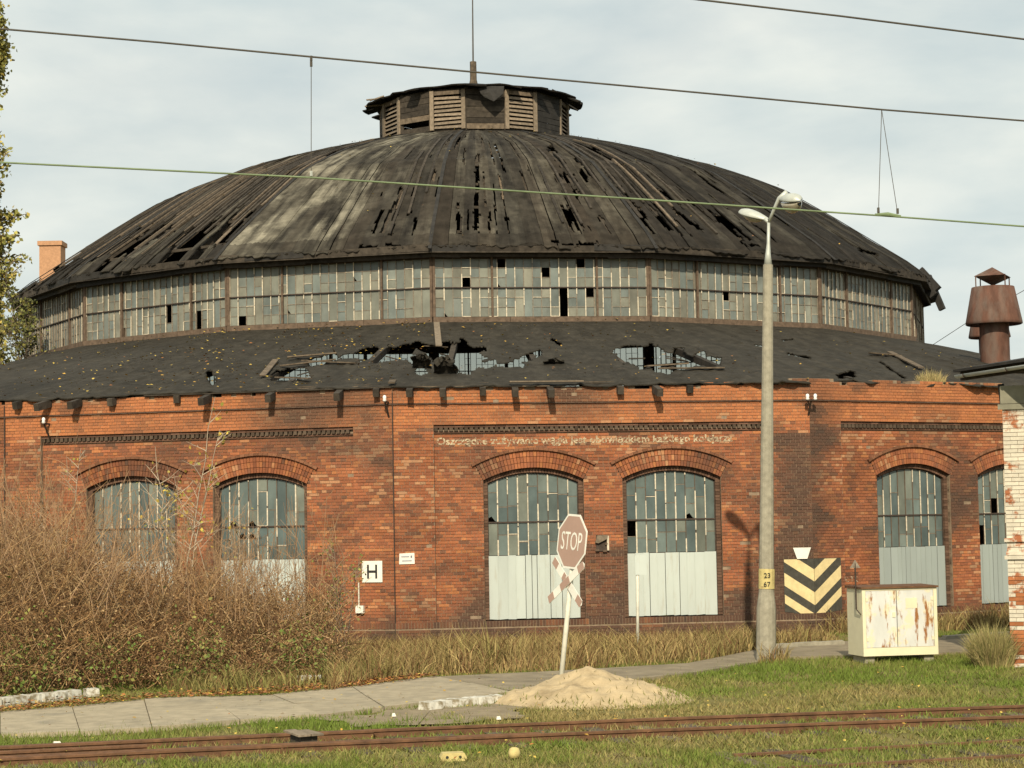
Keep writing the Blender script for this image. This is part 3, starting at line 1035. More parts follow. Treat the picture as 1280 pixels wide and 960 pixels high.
ribs = MB()
for k in range(-8, 8):
    for u in (0.0, 0.25, 0.5, 0.75):
        pts = [dome_pt(k, u, t, -0.2) for t in np.linspace(0.02, 1, 12)]
        for a, b2 in zip(pts[:-1], pts[1:]):
            ribs.beam(a, b2, 0.14, 0.2)
for t in np.linspace(0.08, 0.97, 9):
    for k in range(-8, 8):
        ribs.beam(dome_pt(k, 0, t, -0.1), dome_pt(k, 1, t, -0.1), 0.1, 0.08)
dome = part('dome_roof', ribs, M['dark_timber'], house, Matrix.Identity(4))
DARK = np.array((0.021, 0.0185, 0.0155))
BROWN = np.array((0.037, 0.0295, 0.022))
LIGHT = np.array((0.165, 0.15, 0.115))
NS = 14
for k in range(-8, 8):
    vis = -5 <= k <= 4
    rnd = random.Random(3000 + k)
    edges = [0.0]
    for i in range(NS):
        edges.append(edges[-1] + rnd.uniform(0.75, 1.25))
    edges = [e / edges[-1] for e in edges]
    for s in range(NS):
        fine = -3 <= k <= 2
        nr, nc = (92, 9) if fine else ((40, 4) if vis else (14, 2))
        gap = rnd.choice([-0.001, -0.001, -0.001, -0.001, 0.001, 0.003]) if vis else 0
        if k == -2: gap += 0.006
        u0, u1 = edges[s] + gap, edges[s + 1] - gap
        lift = rnd.uniform(-0.008, 0.014) + (rnd.uniform(-0.05, 0.07) if k in (-2, -3) else 0)
        P = np.zeros((nr, nc, 3))
        for i in range(nr):
            for j in range(nc):
                u = u0 + (u1 - u0) * j / (nc - 1)
                t = i / (nr - 1)
                if i == 0:
                    t = max(0, 0.010 + 0.017 * nz(u * 6 + k * 5, 7.7) + 0.010 * nz(u * 34 + k * 5, 3.7))
                elif fine and 0 < j < nc - 1:
                    t += rnd.uniform(-0.3, 0.3) / nr; u += rnd.uniform(-0.3, 0.3) * (u1 - u0) / nc
                w = 0.03 * nz(u * 9 + k * 9, t * 7, 4) + 0.02 * nz(u * 30 + k, t * 22)
                if j in (0, nc - 1) and vis:
                    w -= 0.006
                P[i, j] = dome_pt(k, u, t, 0.04 + lift + w)
        mask = np.ones((nr - 1, nc - 1), bool)
        if vis:
            cen = (P[:-1, :-1] + P[1:, 1:]) / 2
            X, Y = proj(cen.reshape(-1, 3))
            X = X.reshape(nr - 1, nc - 1); Y = Y.reshape(nr - 1, nc - 1)
            rows = slice(None) if -3 <= k <= 3 else slice(SKY0, SKY0 + 2)
            for i in range(nr - 1):
                for j in range(nc - 1):
                    if in_slit(X[i, j], Y[i, j], 0.7 * nz(X[i, j] * 0.3, Y[i, j] * 0.3), rows):
                        mask[i, j] = False
        if fine:
            thr = {-3: 0.2, -2: 0.1, 1: 0.3, -1: 0.46, 0: 0.4, 2: 0.46}[k]
            for j in range(nc - 1):
                uu = (s + j / (nc - 1)) / NS
                for i in range(5, nr - 8):
                    tt = i / (nr - 1)
                    q = nz(uu * 38 + k * 3, tt * 4.2, 51) + 0.25 * nz(uu * 20, tt * 30, 5)
                    if q > thr + (0.25 if tt > (0.62 if k < -1 else 0.75) else 0) + (0.3 if (k == -1 and s < 9) else 0):
                        mask[i, j] = False
        if fine:
            full = mask; mask = drop_islands(mask)
            rest = full & ~mask
            extra = drop_islands(rest) if rest.sum() > 30 else None
        else:
            extra = None
        # weathered grit on the strips that kept their mineral felt
        if k == -1:
            lt = 0.95 if s < 5 else (0.62 if s < 9 else 0.16)
            lt *= rnd.uniform(0.7, 1.1)
        elif k == 0:
            lt = rnd.choice([0, 0.06, 0.12, 0.2])
        elif k == -2:
            lt = rnd.choice([0, 0.05, 0.15, 0.4])
        else:
            lt = rnd.choice([0, 0, 0.06, 0.12])
        tone = rnd.uniform(0.86, 1.14)
        br = rnd.random() * (0.9 if k in (0, -1) else 0.35)
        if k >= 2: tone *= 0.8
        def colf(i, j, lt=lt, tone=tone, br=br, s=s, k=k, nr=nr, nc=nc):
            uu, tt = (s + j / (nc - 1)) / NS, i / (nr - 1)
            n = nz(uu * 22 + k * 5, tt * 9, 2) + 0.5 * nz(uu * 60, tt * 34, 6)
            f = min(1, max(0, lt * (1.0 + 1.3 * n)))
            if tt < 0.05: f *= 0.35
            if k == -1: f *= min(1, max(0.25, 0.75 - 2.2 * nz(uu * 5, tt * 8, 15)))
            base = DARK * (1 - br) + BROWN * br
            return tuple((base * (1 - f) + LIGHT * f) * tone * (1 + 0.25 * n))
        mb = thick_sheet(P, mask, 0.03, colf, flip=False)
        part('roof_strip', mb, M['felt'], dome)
        if extra is not None:
            part('roof_strip', thick_sheet(P, extra, 0.03, colf), M['felt'], dome)
# the open boarding below the felt, glimpsed in the tears
brd = random.Random(91)
for k in (-3, -2, -1, 0, 1, 2):
    for q in range(26):
        u = (q + 0.5) / 26 + brd.uniform(-0.008, 0.008)
        t0 = brd.uniform(0.0, 0.5); t1 = min(0.96, t0 + brd.uniform(0.2, 0.5))
        mb = MB()
        pts = [dome_pt(k, u, t, -0.045) for t in np.linspace(t0, t1, 6)]
        for a, b2 in zip(pts[:-1], pts[1:]):
            mb.beam(a, b2, 0.13, 0.022)
        part('sheathing_board', mb, M[brd.choice(['dark_timber', 'dark_timber', 'grey_timber'])], dome)
# battens left standing where the felt has gone
rnd = random.Random(77)
for k, us in ((-2, np.linspace(0.04, 0.97, 24)), (-3, np.linspace(0.06, 0.95, 13)), (-1, (0.80, 0.86, 0.93)), (0, (0.62, 0.71, 0.8, 0.93)), (1, (0.05, 0.13, 0.21, 0.3, 0.42))):
    for u in us:
        t0 = rnd.uniform(0.05, 0.25); t1 = t0 + rnd.uniform(0.25, 0.6)
        mb = MB()
        pts = [dome_pt(k, u + 0.004 * rnd.uniform(-1, 1), t, 0.075) for t in np.linspace(t0, min(0.95, t1), 6)]
        for a, b2 in zip(pts[:-1], pts[1:]):
            mb.beam(a, b2, 0.075, 0.045)
        part('batten', mb, M[rnd.choice(['grey_timber', 'dark_timber', 'dark_timber'])], dome)
# hip strips over the corners of the dome
for k in range(-8, 8):
    mb = MB()
    pts = [dome_pt(k, 0, t, 0.055) for t in np.linspace(0.0, 1, 16)]
    for a, b2 in zip(pts[:-1], pts[1:]):
        mb.beam(a, b2, 0.11, 0.025)
    part('hip_strip', mb, M['tar_edge'], dome)
# eaves: two courses of tarred boards and a soffit
for k in range(-8, 8):
    rnd = random.Random(50 + k)
    for R, za, zb, tilt in ((17.27, 10.87, 11.07, 0.03), (17.05, 10.72, 10.86, 0.03)):
        A, B = corner(R, k), corner(R, k + 1)
        cuts = [0, rnd.uniform(0.12, 0.28), rnd.uniform(0.35, 0.5), rnd.uniform(0.6, 0.8), 1]
        for a, b2 in zip(cuts[:-1], cuts[1:]):
            p, q = A + (B - A) * a, A + (B - A) * b2
            e0, e1 = rnd.uniform(-tilt, tilt), rnd.uniform(-tilt, tilt)
            mb = MB()
            mb.beam((p[0], p[1], (za + zb) / 2 + e0), (q[0], q[1], (za + zb) / 2 + e1), 0.045, zb - za)
            part('eave_board', mb, M[rnd.choice(['dark_timber', 'tar_edge', 'tar_edge', 'dark_timber', 'dark_timber'])], dome)
    A, B, C2, D2 = corner(17.3, k), corner(17.3, k + 1), corner(R2 - 0.2, k + 1), corner(R2 - 0.2, k)
    mb = MB()
    mb.hexa([(A[0], A[1], 10.84), (B[0], B[1], 10.84), (C2[0], C2[1], 10.9), (D2[0], D2[1], 10.9), (A[0], A[1], 10.87), (B[0], B[1], 10.87), (C2[0], C2[1], 10.93), (D2[0], D2[1], 10.93)])
    part('soffit', mb, M['dark_timber'], dome)
# a run of hanging tarred felt on the right-hand eave and a loose rafter
for x, y, x2, y2 in ((1164, 352, 1177, 366),):
    mb = MB()
    a, b2 = at_depth(1160, 345, 71.5), at_depth(1178, 387, 71.2)
    mb.beam(a, b2, 0.16, 0.22)
    part('loose_rafter', mb, M['tar_edge'], dome)
    mb = MB()
    for (xa, ya, xb, yb) in ((1150, 338, 1172, 362), (1146, 345, 1168, 370)):
        mb.beam(at_depth(xa, ya, 71.3), at_depth(xb, yb, 71.1), 0.5, 0.3)
    part('torn_felt', mb, M['tar_edge'], dome)
# lightning conductor on stand-offs
for az in (math.radians(84), math.radians(-88)):
    mb = MB()
    pts = []
    for t in np.linspace(0.03, 0.98, 22):
        r, z = prof_at(t)
        pts.append((AX[0] + (r + 0.12) * math.sin(az), AX[1] - (r + 0.12) * math.cos(az), z + 0.26 + 0.05 * math.sin(t * 40)))
    mb.tube(pts, 0.008, 4)
    for i in range(0, 22, 3):
        r, z = prof_at(np.linspace(0.03, 0.98, 22)[i])
        mb.tube([pts[i], (AX[0] + r * math.sin(az), AX[1] - r * math.cos(az), z)], 0.008, 4)
    part('lightning_conductor', mb, M['wire'], dome)

# ------------------------------------------------------------------ lantern
LR, LZ0, LZ1 = 3.58, 17.2, 18.72
core = MB()
for k in range(-8, 8):
    c = corner(LR - 0.08, k)
    core.beam((c[0], c[1], LZ0 - 0.2), (c[0], c[1], LZ1 + 0.05), 0.12, 0.12, (0, 1, 0.1))
    A, B = corner(LR - 0.1, k), corner(LR - 0.1, k + 1)
    core.beam((A[0], A[1], LZ1 - 0.04), (B[0], B[1], LZ1 - 0.04), 0.1, 0.12)
    core.beam((A[0], A[1], LZ0 + 0.03), (B[0], B[1], LZ0 + 0.03), 0.1, 0.16)
lantern = part('lantern', core, M['dark_timber'], house, Matrix.Identity(4))
LL = 2 * LR * math.sin(STEP / 2)
for k in range(-8, 8):
    Mk = facet_matrix(LR, k)
    rnd = random.Random(60 + k)
    if k % 2:
        for x in (0.02, LL - 0.17):
            mb = MB(); mb.box(x, x + 0.15, -0.07, 0.0, LZ0 + 0.03, LZ1 - 0.04)
            part('frame_post', mb, M['pale_timber'], lantern, Mk)
        mb = MB(); mb.box(0.175, LL - 0.175, -0.06, 0.0, LZ1 - 0.2, LZ1 - 0.06)
        part('frame_rail', mb, M['grey_timber'], lantern, Mk)
        n = 8
        for i in range(n):
            z = LZ0 + 0.08 + i * (LZ1 - LZ0 - 0.3) / n
            mb = MB()
            x0, x1 = 0.18, LL - 0.18
            tl = rnd.uniform(-0.012, 0.012)
            mb.hexa([(x0, -0.045, z - tl), (x1, -0.045, z + tl), (x1, -0.02, z + tl), (x0, -0.02, z - tl),
                     (x0, 0.03, z + 0.115 - tl), (x1, 0.03, z + 0.115 + tl), (x1, 0.05, z + 0.115 + tl), (x0, 0.05, z + 0.115 - tl)])
            part('louvre_slat', mb, M['pale_timber'], lantern, Mk)
    else:
        n = 7
        for i in range(n):
            if rnd.random() < 0.06:
                continue
            h = (LZ1 - LZ0 - 0.06) / n
            z = LZ0 + 0.02 + i * h
            tl = rnd.uniform(-0.015, 0.015)
            y = rnd.uniform(-0.012, 0.008)
            mb = MB()
            mb.prism([(0.005, z - tl), (LL - 0.005, z + tl), (LL - 0.005, z + h - 0.012 + tl), (0.005, z + h - 0.012 - tl)], -0.03 + y, 0.0 + y)
            part('board', mb, M[rnd.choice(['dark_timber', 'grey_timber', 'dark_timber'])] if k < 2 else M['tar_edge'], lantern, Mk)
# its roof: sagging felt with a torn overhang
nr, nc = 12, 97
P = np.zeros((nr, nc, 3))
for i in range(nr):
    for j in range(nc):
        a = PH + 2 * math.pi * j / (nc - 1)
        q = ((a - PH) / STEP) % 1
        poly = math.cos(STEP / 2) / math.cos((q - 0.5) * STEP)
        rr = 0.3 + (LR + 0.32 + 0.3 * nz(math.cos(a) * 5, math.sin(a) * 5, 3)) * i / (nr - 1) * poly
        f = i / (nr - 1)
        zz = 19.12 - 0.26 * f ** 1.6 + 0.04 * nz(math.cos(a) * rr, math.sin(a) * rr) - (0.07 * (1 + nz(math.cos(a) * 6, math.sin(a) * 6, 8)) if i == nr - 1 else 0)
        P[i, j] = (AX[0] + rr * math.sin(a), AX[1] - rr * math.cos(a), zz - 0.06)
mask = np.ones((nr - 1, nc - 1), bool)
for j in range(nc - 1):
    if nz(j * 0.37, 2.2) > 0.12: mask[-1, j] = False
mb = thick_sheet(P, mask, 0.05, lambda i, j: tuple(DARK * 0.8 * (1 + 0.4 * nz(i, j * 0.3))), flip=True)
part('lantern_roof', mb, M['felt'], lantern, Matrix.Identity(4))
# hanging flap and splintered plank ends
def card(pts, t=0.02):
    """bent sheet through rows of points"""
    return thick_sheet(np.array(pts, float), np.ones((len(pts) - 1, len(pts[0]) - 1), bool), t, lambda i, j: tuple(DARK * 0.9))
Yl = AX[1] - LR - 0.25
rows = [[at_depth(x, y, Yl - o) for x, y, o in r] for r in (
    [(598, 110, 0.0), (614, 108, 0.05), (630, 108, 0.0)], [(601, 117, 0.12), (613, 116, 0.2), (629, 117, 0.12)], [(606, 121, 0.14), (617, 127, 0.28), (627, 121, 0.1)])]
part('torn_flap', card(rows), M['tar_edge'], lantern, Matrix.Identity(4))
for x0, y0, x1, y1, w in ((458, 125, 500, 121, 0.11), (456, 133, 484, 131, 0.09), (462, 126, 480, 120, 0.08), (700, 118, 726, 127, 0.12), (706, 128, 722, 138, 0.1), (690, 112, 727, 130, 0.1)):
    Yp = AX[1] - 0.8
    mb = MB(); mb.beam(at_depth(x0, y0, Yp), at_depth(x1, y1, Yp), w, 0.04)
    part('splintered_plank', mb, M['pale_timber' if x0 < 500 else 'tar_edge'], lantern, Matrix.Identity(4))
mb = MB()
c = at_depth(592, 104, AX[1] - 0.2)
zb = 19.02
mb.lathe([(0.5, zb), (0.4, zb + 0.16), (0.27, zb + 0.38), (0.17, zb + 0.62), (0.13, zb + 0.8), (0.125, zb + 1.5), (0.0, zb + 1.52)], (AX[0], AX[1]), 8)
fin = part('finial', mb, M['grey_timber'], lantern, Matrix.Identity(4))
mb = MB(); mb.tube([(AX[0], AX[1], zb + 1.4), (AX[0] + 0.03, AX[1], zb + 5.2)], [0.035, 0.02], 6)
part('mast', mb, M['wire'], lantern, Matrix.Identity(4))

# ------------------------------------------------------------------ lean-to roof round the drum
RZ0, RZ1 = 6.2, 8.80
def lean_pt(k, u, v, lift=0.0):
    R = R1 + 0.14 + (R2 - 0.02 - R1 - 0.14) * v
    A, B = corner(R, k), corner(R, k + 1)
    p = A + (B - A) * u
    return np.array([p[0], p[1], RZ0 + (RZ1 - RZ0) * v + lift])
HOLES = [(456, 442, 508, 438, 6.5), (470, 446, 498, 443, 6), (572, 440, 580, 452, 11), (580, 440, 584, 446, 9), (545, 440, 560, 452, 9), (786, 440, 800, 446, 7), (826, 446, 840, 446, 8), (858, 450, 886, 452, 6), (390, 453, 418, 446, 4), (345, 470, 378, 467, 6), (430, 446, 446, 444, 3), (566, 440, 586, 444, 12), (560, 452, 584, 458, 8),
         (524, 432, 538, 438, 5), (596, 455, 616, 454, 3.5), (624, 456, 634, 456, 2), (648, 451, 672, 442, 4), (640, 455, 652, 455, 3),
         (770, 438, 774, 440, 3), (780, 446, 796, 438, 6), (800, 452, 812, 440, 8), (818, 450, 848, 444, 7), (852, 455, 876, 448, 6), (880, 453, 896, 452, 4.5), (820, 462, 838, 464, 3),
         (1052, 470, 1064, 468, 3.6), (985, 442, 1012, 447, 1.2), (944, 431, 960, 434, 1.0), (1100, 452, 1130, 472, 1.4), (262, 466, 266, 478, 3), (518, 448, 528, 462, 5), (978, 425, 990, 424, 1.0), (690, 424, 700, 430, 1.5)]
HL = np.array(HOLES)
FELT = np.array((0.036, 0.032, 0.0255))
for k in range(-8, 8):
    vis = -3 <= k <= 3
    near = k in (-1, 0, 1)
    nr, nc = (96, 170) if near else ((30, 30) if vis else (3, 3))
    P = np.zeros((nr, nc, 3))
    for i in range(nr):
        for j in range(nc):
            u, v = j / (nc - 1), i / (nr - 1)
            w = 0
            if vis:
                w = 0.07 * nz(u * 5 + 3 * k, v * 4, 1) + 0.045 * nz(u * 16 + 5 * k, v * 13, 2) + 0.016 * nz(u * 50 + k, v * 40, 3) + 0.03 * max(0, 1 - abs(((u * 10.3 + 0.15 * nz(u * 3, v * 5, k)) % 1) - 0.5) * 9) + 0.02 * max(0, 1 - abs(((v * 5.2 + 0.2 * nz(u * 4, v * 3, k)) % 1) - 0.5) * 8)
                w *= min(1, u * 12, (1 - u) * 12, (1 - v) * 8)
                vv = v if i > 0 else v + 0.004 * nz(u * 60 + k * 3, 4.4) + 0.010 * max(0, nz(u * 14 + k * 3, 9.4))
                rag = 1.0 if k == 1 else (max(0.0, (u - 0.7) / 0.3) if k == 0 else 0.25)
                vv += rag * (1 - v) ** 8 * (0.01 + 0.06 * nz(u * 9 + k * 3, 19.4) + 0.015 * nz(u * 30, 2.1))
                w += rag * (1 - v) ** 10 * 0.10 * nz(u * 8 + k, 29.4)
            else:
                vv = v
            sag = -0.05 * max(0, nz(u * 9 + k * 4, 2.5)) * (1 - v) ** 6
            P[i, j] = lean_pt(k, u, vv, 0.05 + w + sag)
    mask = np.ones((nr - 1, nc - 1), bool)
    if near:
        cen = (P[:-1, :-1] + P[1:, 1:]) / 2
        X, Y = proj(cen.reshape(-1, 3))
        a, d = HL[:, :2], HL[:, 2:4] - HL[:, :2]
        jit = np.array([nz(x * 0.07, y * 0.16, 3.0) + 0.35 * nz(x * 0.3, y * 0.5, 8.0) for x, y in zip(X, Y)])
        for q in range(len(X)):
            p = np.array((X[q], Y[q]))
            t = np.clip(((p - a) * d).sum(1) / (d * d).sum(1), 0, 1)
            r = p - (a + d * t[:, None])
            dist = np.hypot(r[:, 0] * 0.75, r[:, 1])
            if (dist < HL[:, 4] * (1.2 + 0.7 * jit[q])).any():
                mask.flat[q] = False
    if near:
        mask = drop_islands(mask)
    def cf(i, j, k=k):
        n = nz(j * 0.09 + k * 4, i * 0.1, 7) + 0.5 * nz(j * 0.4, i * 0.3, 1)
        return tuple(FELT * (1 + 0.3 * n))
    mb = thick_sheet(P, mask, 0.03, cf)
    lr = part('lean_to_roof', mb, M['roof_felt'], house, Matrix.Identity(4))
    if not vis:
        continue
    rnd = random.Random(10 + k)
    for q in range(12):
        u = (q + 0.5) / 12 + rnd.uniform(-0.006, 0.006)
        out = rnd.choice([-0.4, 0.02, 0.1, 0.22, 0.34, 0.44]) if (k < 1 and not (k == 0 and u > 0.72)) else -0.7
        v0 = -(out) / 10.0
        a, b2 = lean_pt(k, u, v0, -0.09), lean_pt(k, 0.5 + (u - 0.5), 0.99 if (q % 3 == 1 or not near) else rnd.uniform(0.1, 0.2), -0.12)
        mb = MB()
        mb.beam(a, b2, 0.15, 0.19)
        part('rafter', mb, M['dark_timber'], lr)
    # sheathing boards near the eave and under the torn felt
    for q in range(3):
        v = 0.012 + q * 0.022
        for a, b2 in ((0.0, 0.37), (0.372, 0.71), (0.712, 1.0)):
            if rnd.random() < 0.25: continue
            mb = MB()
            mb.beam(lean_pt(k, a + 0.003, v, -0.0), lean_pt(k, b2, v, rnd.uniform(-0.01, 0.0)), 0.19, 0.025)
            part('roof_plank', mb, M[rnd.choice(['grey_timber', 'dark_timber'])], lr)
    if near:
        # planks left loose in the holes, lying on the roof
        spots = {-1: [(352, 459, 420, 452), (360, 448, 425, 443), (330, 472, 345, 452), (375, 452, 440, 455), (344, 474, 384, 474)], 0: [(460, 429, 505, 428), (545, 404, 547, 433), (806, 459, 860, 457), (822, 464, 905, 462), (640, 480, 735, 477), (440, 482, 480, 476)],
                 1: [(1110, 441, 1150, 462), (1086, 443, 1128, 446)]}[k]
        for x0, y0, x1, y1 in spots:
            ends = []
            for x, y in ((x0, y0), (x1, y1)):
                best = min(((abs(proj(lean_pt(k, uu, vv2, 0.1))[0] - x) + 2 * abs(proj(lean_pt(k, uu, vv2, 0.1))[1] - y), uu, vv2)
                            for uu in np.linspace(0, 1, 41) for vv2 in np.linspace(0, 1, 31)))
                ends.append(lean_pt(k, best[1], best[2], 0.13))
            mb = MB(); mb.beam(ends[0], ends[1], 0.17, 0.035)
            part('loose_plank', mb, M['pale_timber' if (x0, y0) in ((545, 404), (460, 429), (640, 480)) else 'grey_timber'], lr)

    if near:
        for h_ in HOLES:
            if h_[4] < 3.5: continue
            cand = [(abs(p[0] - h_[0]) + 2 * abs(p[1] - h_[1]), uu, vv2) for uu in np.linspace(0.01, 0.99, 50) for vv2 in np.linspace(0.05, 0.9, 30) for p in (proj(lean_pt(k, uu, vv2)),)]
            best = min(cand)
            if best[0] > 8: continue
            for _ in range(1 if rnd.random() < 0.45 else 0):
                uu, vv2 = best[1] + rnd.uniform(-0.03, 0.05), best[2] + rnd.uniform(-0.05, 0.05)
                mb = MB()
                mb.beam(lean_pt(k, uu, vv2, rnd.uniform(-0.05, 0.03)), lean_pt(k, uu + rnd.uniform(0.02, 0.09), vv2 + rnd.uniform(-0.035, 0.035), rnd.uniform(-0.12, 0.05)), rnd.uniform(0.06, 0.15), 0.025)
                part('broken_board', mb, M[rnd.choice(['dark_timber', 'grey_timber', 'dark_timber'])], lr)

# lumps of rolled-back felt by the big hole
rl = [o for o in house.children if o.name.startswith('lean_to_roof')]
lean0 = rl[8]
def flap(x, y, w, h, seed, tone=1.0):
    rnd = random.Random(seed)
    best = min((abs(proj(lean_pt(0, uu, vv, 0.1))[0] - x) + 2 * abs(proj(lean_pt(0, uu, vv, 0.1))[1] - y), uu, vv) for uu in np.linspace(0, 1, 61) for vv in np.linspace(0, 1, 41))
    base = lean_pt(0, best[1], best[2], 0.02)
    m_ = 11
    rows = []
    for i in range(m_):
        f = i / (m_ - 1)
        row = []
        for j in range(m_):
            g = j / (m_ - 1) - 0.5
            q = 0.16 * nz(f * 3.1 + seed, g * 4.2, 1) + 0.07 * nz(f * 9 + seed, g * 10, 2)
            edge = 1 + 0.5 * nz(g * 5, seed, 4)
            row.append(base + np.array([g * w * (1 - 0.35 * f) + 0.12 * nz(f * 4, g * 4, seed), -0.35 * math.sin(f * 2.6) * edge + q, h * math.sin(f * 2.5) * edge * (1 - 1.6 * g * g) + 0.8 * q * f]))
        rows.append(row)
    mb = thick_sheet(np.array(rows), np.ones((m_ - 1, m_ - 1), bool), 0.025, lambda i, j: tuple(FELT * 0.95 * tone))
    part('torn_flap', mb, M['roof_felt'], lean0)
flap(553, 462, 0.6, 0.40, 3); flap(530, 458, 0.5, 0.38, 8); flap(690, 452, 0.6, 0.1, 21)

# ------------------------------------------------------------------ smoke ventilators on the lean-to roof
def ventilator(px, py, Y):
    c = at_depth(px, py, Y)
    z0 = c[2] - 0.55
    M0 = Matrix.Translation((c[0], c[1], 0))
    mb = MB()
    mb.lathe([(0.43, z0), (0.43, z0 + 1.75)], (0, 0), 24)
    v = part('roof_ventilator', mb, M['rust'], house, M0, smooth=True)
    mb = MB()
    mb.lathe([(0.80, z0 + 1.5), (0.83, z0 + 1.52), (0.82, z0 + 1.6), (0.62, z0 + 2.62), (0.58, z0 + 2.62), (0.58, z0 + 2.5)], (0, 0), 28)
    part('hood', mb, M['rust'], v, None, smooth=True)
    mb = MB()
    mb.lathe([(0.64, z0 + 2.93), (0.0, z0 + 3.22)], (0, 0), 4)
    mb.lathe([(0.0, z0 + 2.66), (0.64, z0 + 2.93)], (0, 0), 4)
    part('cap', mb, M['rust'], v, M0 @ Matrix.Rotation(0.35, 4, 'Z'))
    for a in (0.4, 1.97, 3.54, 5.11):
        mb = MB(); mb.tube([(0.6 * math.cos(a), 0.6 * math.sin(a), z0 + 2.5), (0.6 * math.cos(a), 0.6 * math.sin(a), z0 + 2.95)], 0.02, 5)
        part('strut', mb, M['rust'], v)
ventilator(1244, 446, 59.0)
ventilator(1238, 452, 80.0)

# ------------------------------------------------------------------ conduit on the corner of the wall
for kk, cc in ((0, corner(R1 + 0.04, 0)), (-1, corner(R1 + 0.04, -1))):
    mb = MB()
    mb.tube([(cc[0], cc[1], 0.2), (cc[0], cc[1], 6.1)], 0.016, 6)
    part('conduit', mb, M['steel_dark'], house, Matrix.Identity(4))
# ================================================================== paths, kerbs, mound
def g2(x, y):
    p = ground(x, y)
    return np.array(p[:2])
far = [g2(*p) for p in ((-120, 908), (0, 894), (90, 886), (180, 877), (260, 874), (340, 871), (440, 862), (545, 848))]
near = [g2(*p) for p in ((-120, 938), (0, 922), (100, 919), (190, 914), (300, 904), (400, 897), (480, 888), (640, 868))]
path = add('path', None, None, None, 'structure')
rnd = random.Random(5)
for i in range(len(far) - 1):
    for h in (0, 1):
        a, b2 = (far[i], far[i + 1]) if h else (near[i], near[i + 1])
        ma, mb_ = (far[i] + near[i]) / 2, (far[i + 1] + near[i + 1]) / 2
        q = [ma, mb_, b2, a] if h else [a, b2, mb_, ma]
        cen = sum(q) / 4
        q = [cen + (p - cen) * 0.988 for p in q]
        z = 0.05 + rnd.uniform(-0.008, 0.008)
        mb = MB()
        mb.hexa([(p[0], p[1], -0.1) for p in q] + [(p[0], p[1], z + rnd.uniform(-0.006, 0.006)) for p in q])
        part('slab', mb, M['concrete'], path)
lane_pts = [(545, 848, 640, 866), (690, 841, 730, 858), (860, 831, 865, 843), (975, 808, 985, 823), (1060, 803, 1075, 821), (1240, 796, 1245, 816), (1400, 788, 1420, 808)]
mb = MB()
for a, b2 in zip(lane_pts[:-1], lane_pts[1:]):
    p = [g2(a[2], a[3]), g2(b2[2], b2[3]), g2(b2[0], b2[1]), g2(a[0], a[1])]
    mb.hexa([(q[0], q[1], -0.1) for q in p] + [(q[0], q[1], 0.035) for q in p])
add('lane', mb.mesh('lane', M['asphalt']), None, None, 'structure')
# worn asphalt apron between slabs and rails
mb = MB()
poly = [g2(*p) for p in ((400, 899), (450, 910), (540, 905), (660, 896), (640, 880), (560, 880), (480, 889))]
fine_ = []
for i in range(len(poly)):
    a, b2 = poly[i], poly[(i + 1) % len(poly)]
    for q in range(14):
        p = a + (b2 - a) * q / 14
        fine_.append(p + np.array((0.45 * nz(p[0] * 1.7, p[1] * 1.7, 3), 0.5 * nz(p[0] * 1.7, p[1] * 1.7, 9))))
mb.v = [(p[0], p[1], 0.006) for p in fine_]
mb.f = [tuple(range(len(fine_)))]; mb.c = [None]; mb.mi = [0]
add('apron', mb.mesh('apron', M['dirt']), None, None, 'structure')

def kerb(a, b2, name_label, mat, h=0.12, w=0.15, group=None):
    a, b2 = np.array(a), np.array(b2)
    L = np.linalg.norm(b2 - a)
    mb = MB()
    n = 8
    rows = []
    for i in range(n + 1):
        f = i / n
        j = lambda s: 0.012 * nz(f * 9 + a[0], s * 3.1)
        x = -L / 2 + L * f
        rows.append([(x, -w / 2 + j(1), 0), (x, -w / 2 + 0.015 + j(2), h - 0.01 + j(3)), (x, w / 2 - 0.015 + j(4), h + j(5)), (x, w / 2 + j(6), 0)])
    for r0, r1 in zip(rows[:-1], rows[1:]):
        for i in range(3):
            mb.face([r0[i], r1[i], r1[i + 1], r0[i + 1]])
    mb.face(rows[0]); mb.face(rows[-1][::-1])
    c = (a + b2) / 2
    d = b2 - a
    return thing('kerb_stone', name_label, 'kerb stone', (c[0], c[1], 0.0), math.atan2(d[1], d[0]), group, mb.mesh('kerb_stone', mat))
M['kerb_white'] = surf('kerb_white', (0.62, 0.6, 0.53), 0.8, (0.7, 1.1), 8, second=((0.24, 0.2, 0.13), 7, 0.46, 0.6))
kp = [g2(x, y) for x, y in ((529, 888), (562, 884), (594, 881), (626, 878))]
for a, b2 in zip(kp[:-1], kp[1:]):
    kerb(a, b2 - (b2 - a) * 0.03, 'chipped whitewashed kerb stone lying beside the sand heap', M['kerb_white'], 0.13, 0.2, 'whitewashed kerb stones beside the sand heap')
kp = [g2(x, y) for x, y in ((-60, 890), (0, 884), (34, 880), (64, 877), (98, 873))]
for a, b2 in zip(kp[:-1], kp[1:]):
    kerb(a, b2 - (b2 - a) * 0.03, 'whitewashed kerb stone along the foot of the bramble thicket', M['kerb_white'], 0.16, 0.2, 'whitewashed kerb stones under the thicket')
a, b2 = g2(106, 871), g2(122, 870)
kerb(a, b2, 'short broken kerb stub half under brambles', M['kerb_white'], 0.14, 0.2)
a, b2 = g2(372, 853), g2(400, 851)
kerb(a, b2, 'grey kerb stone among fallen leaves by the path', M['kerb_white'], 0.12, 0.2)

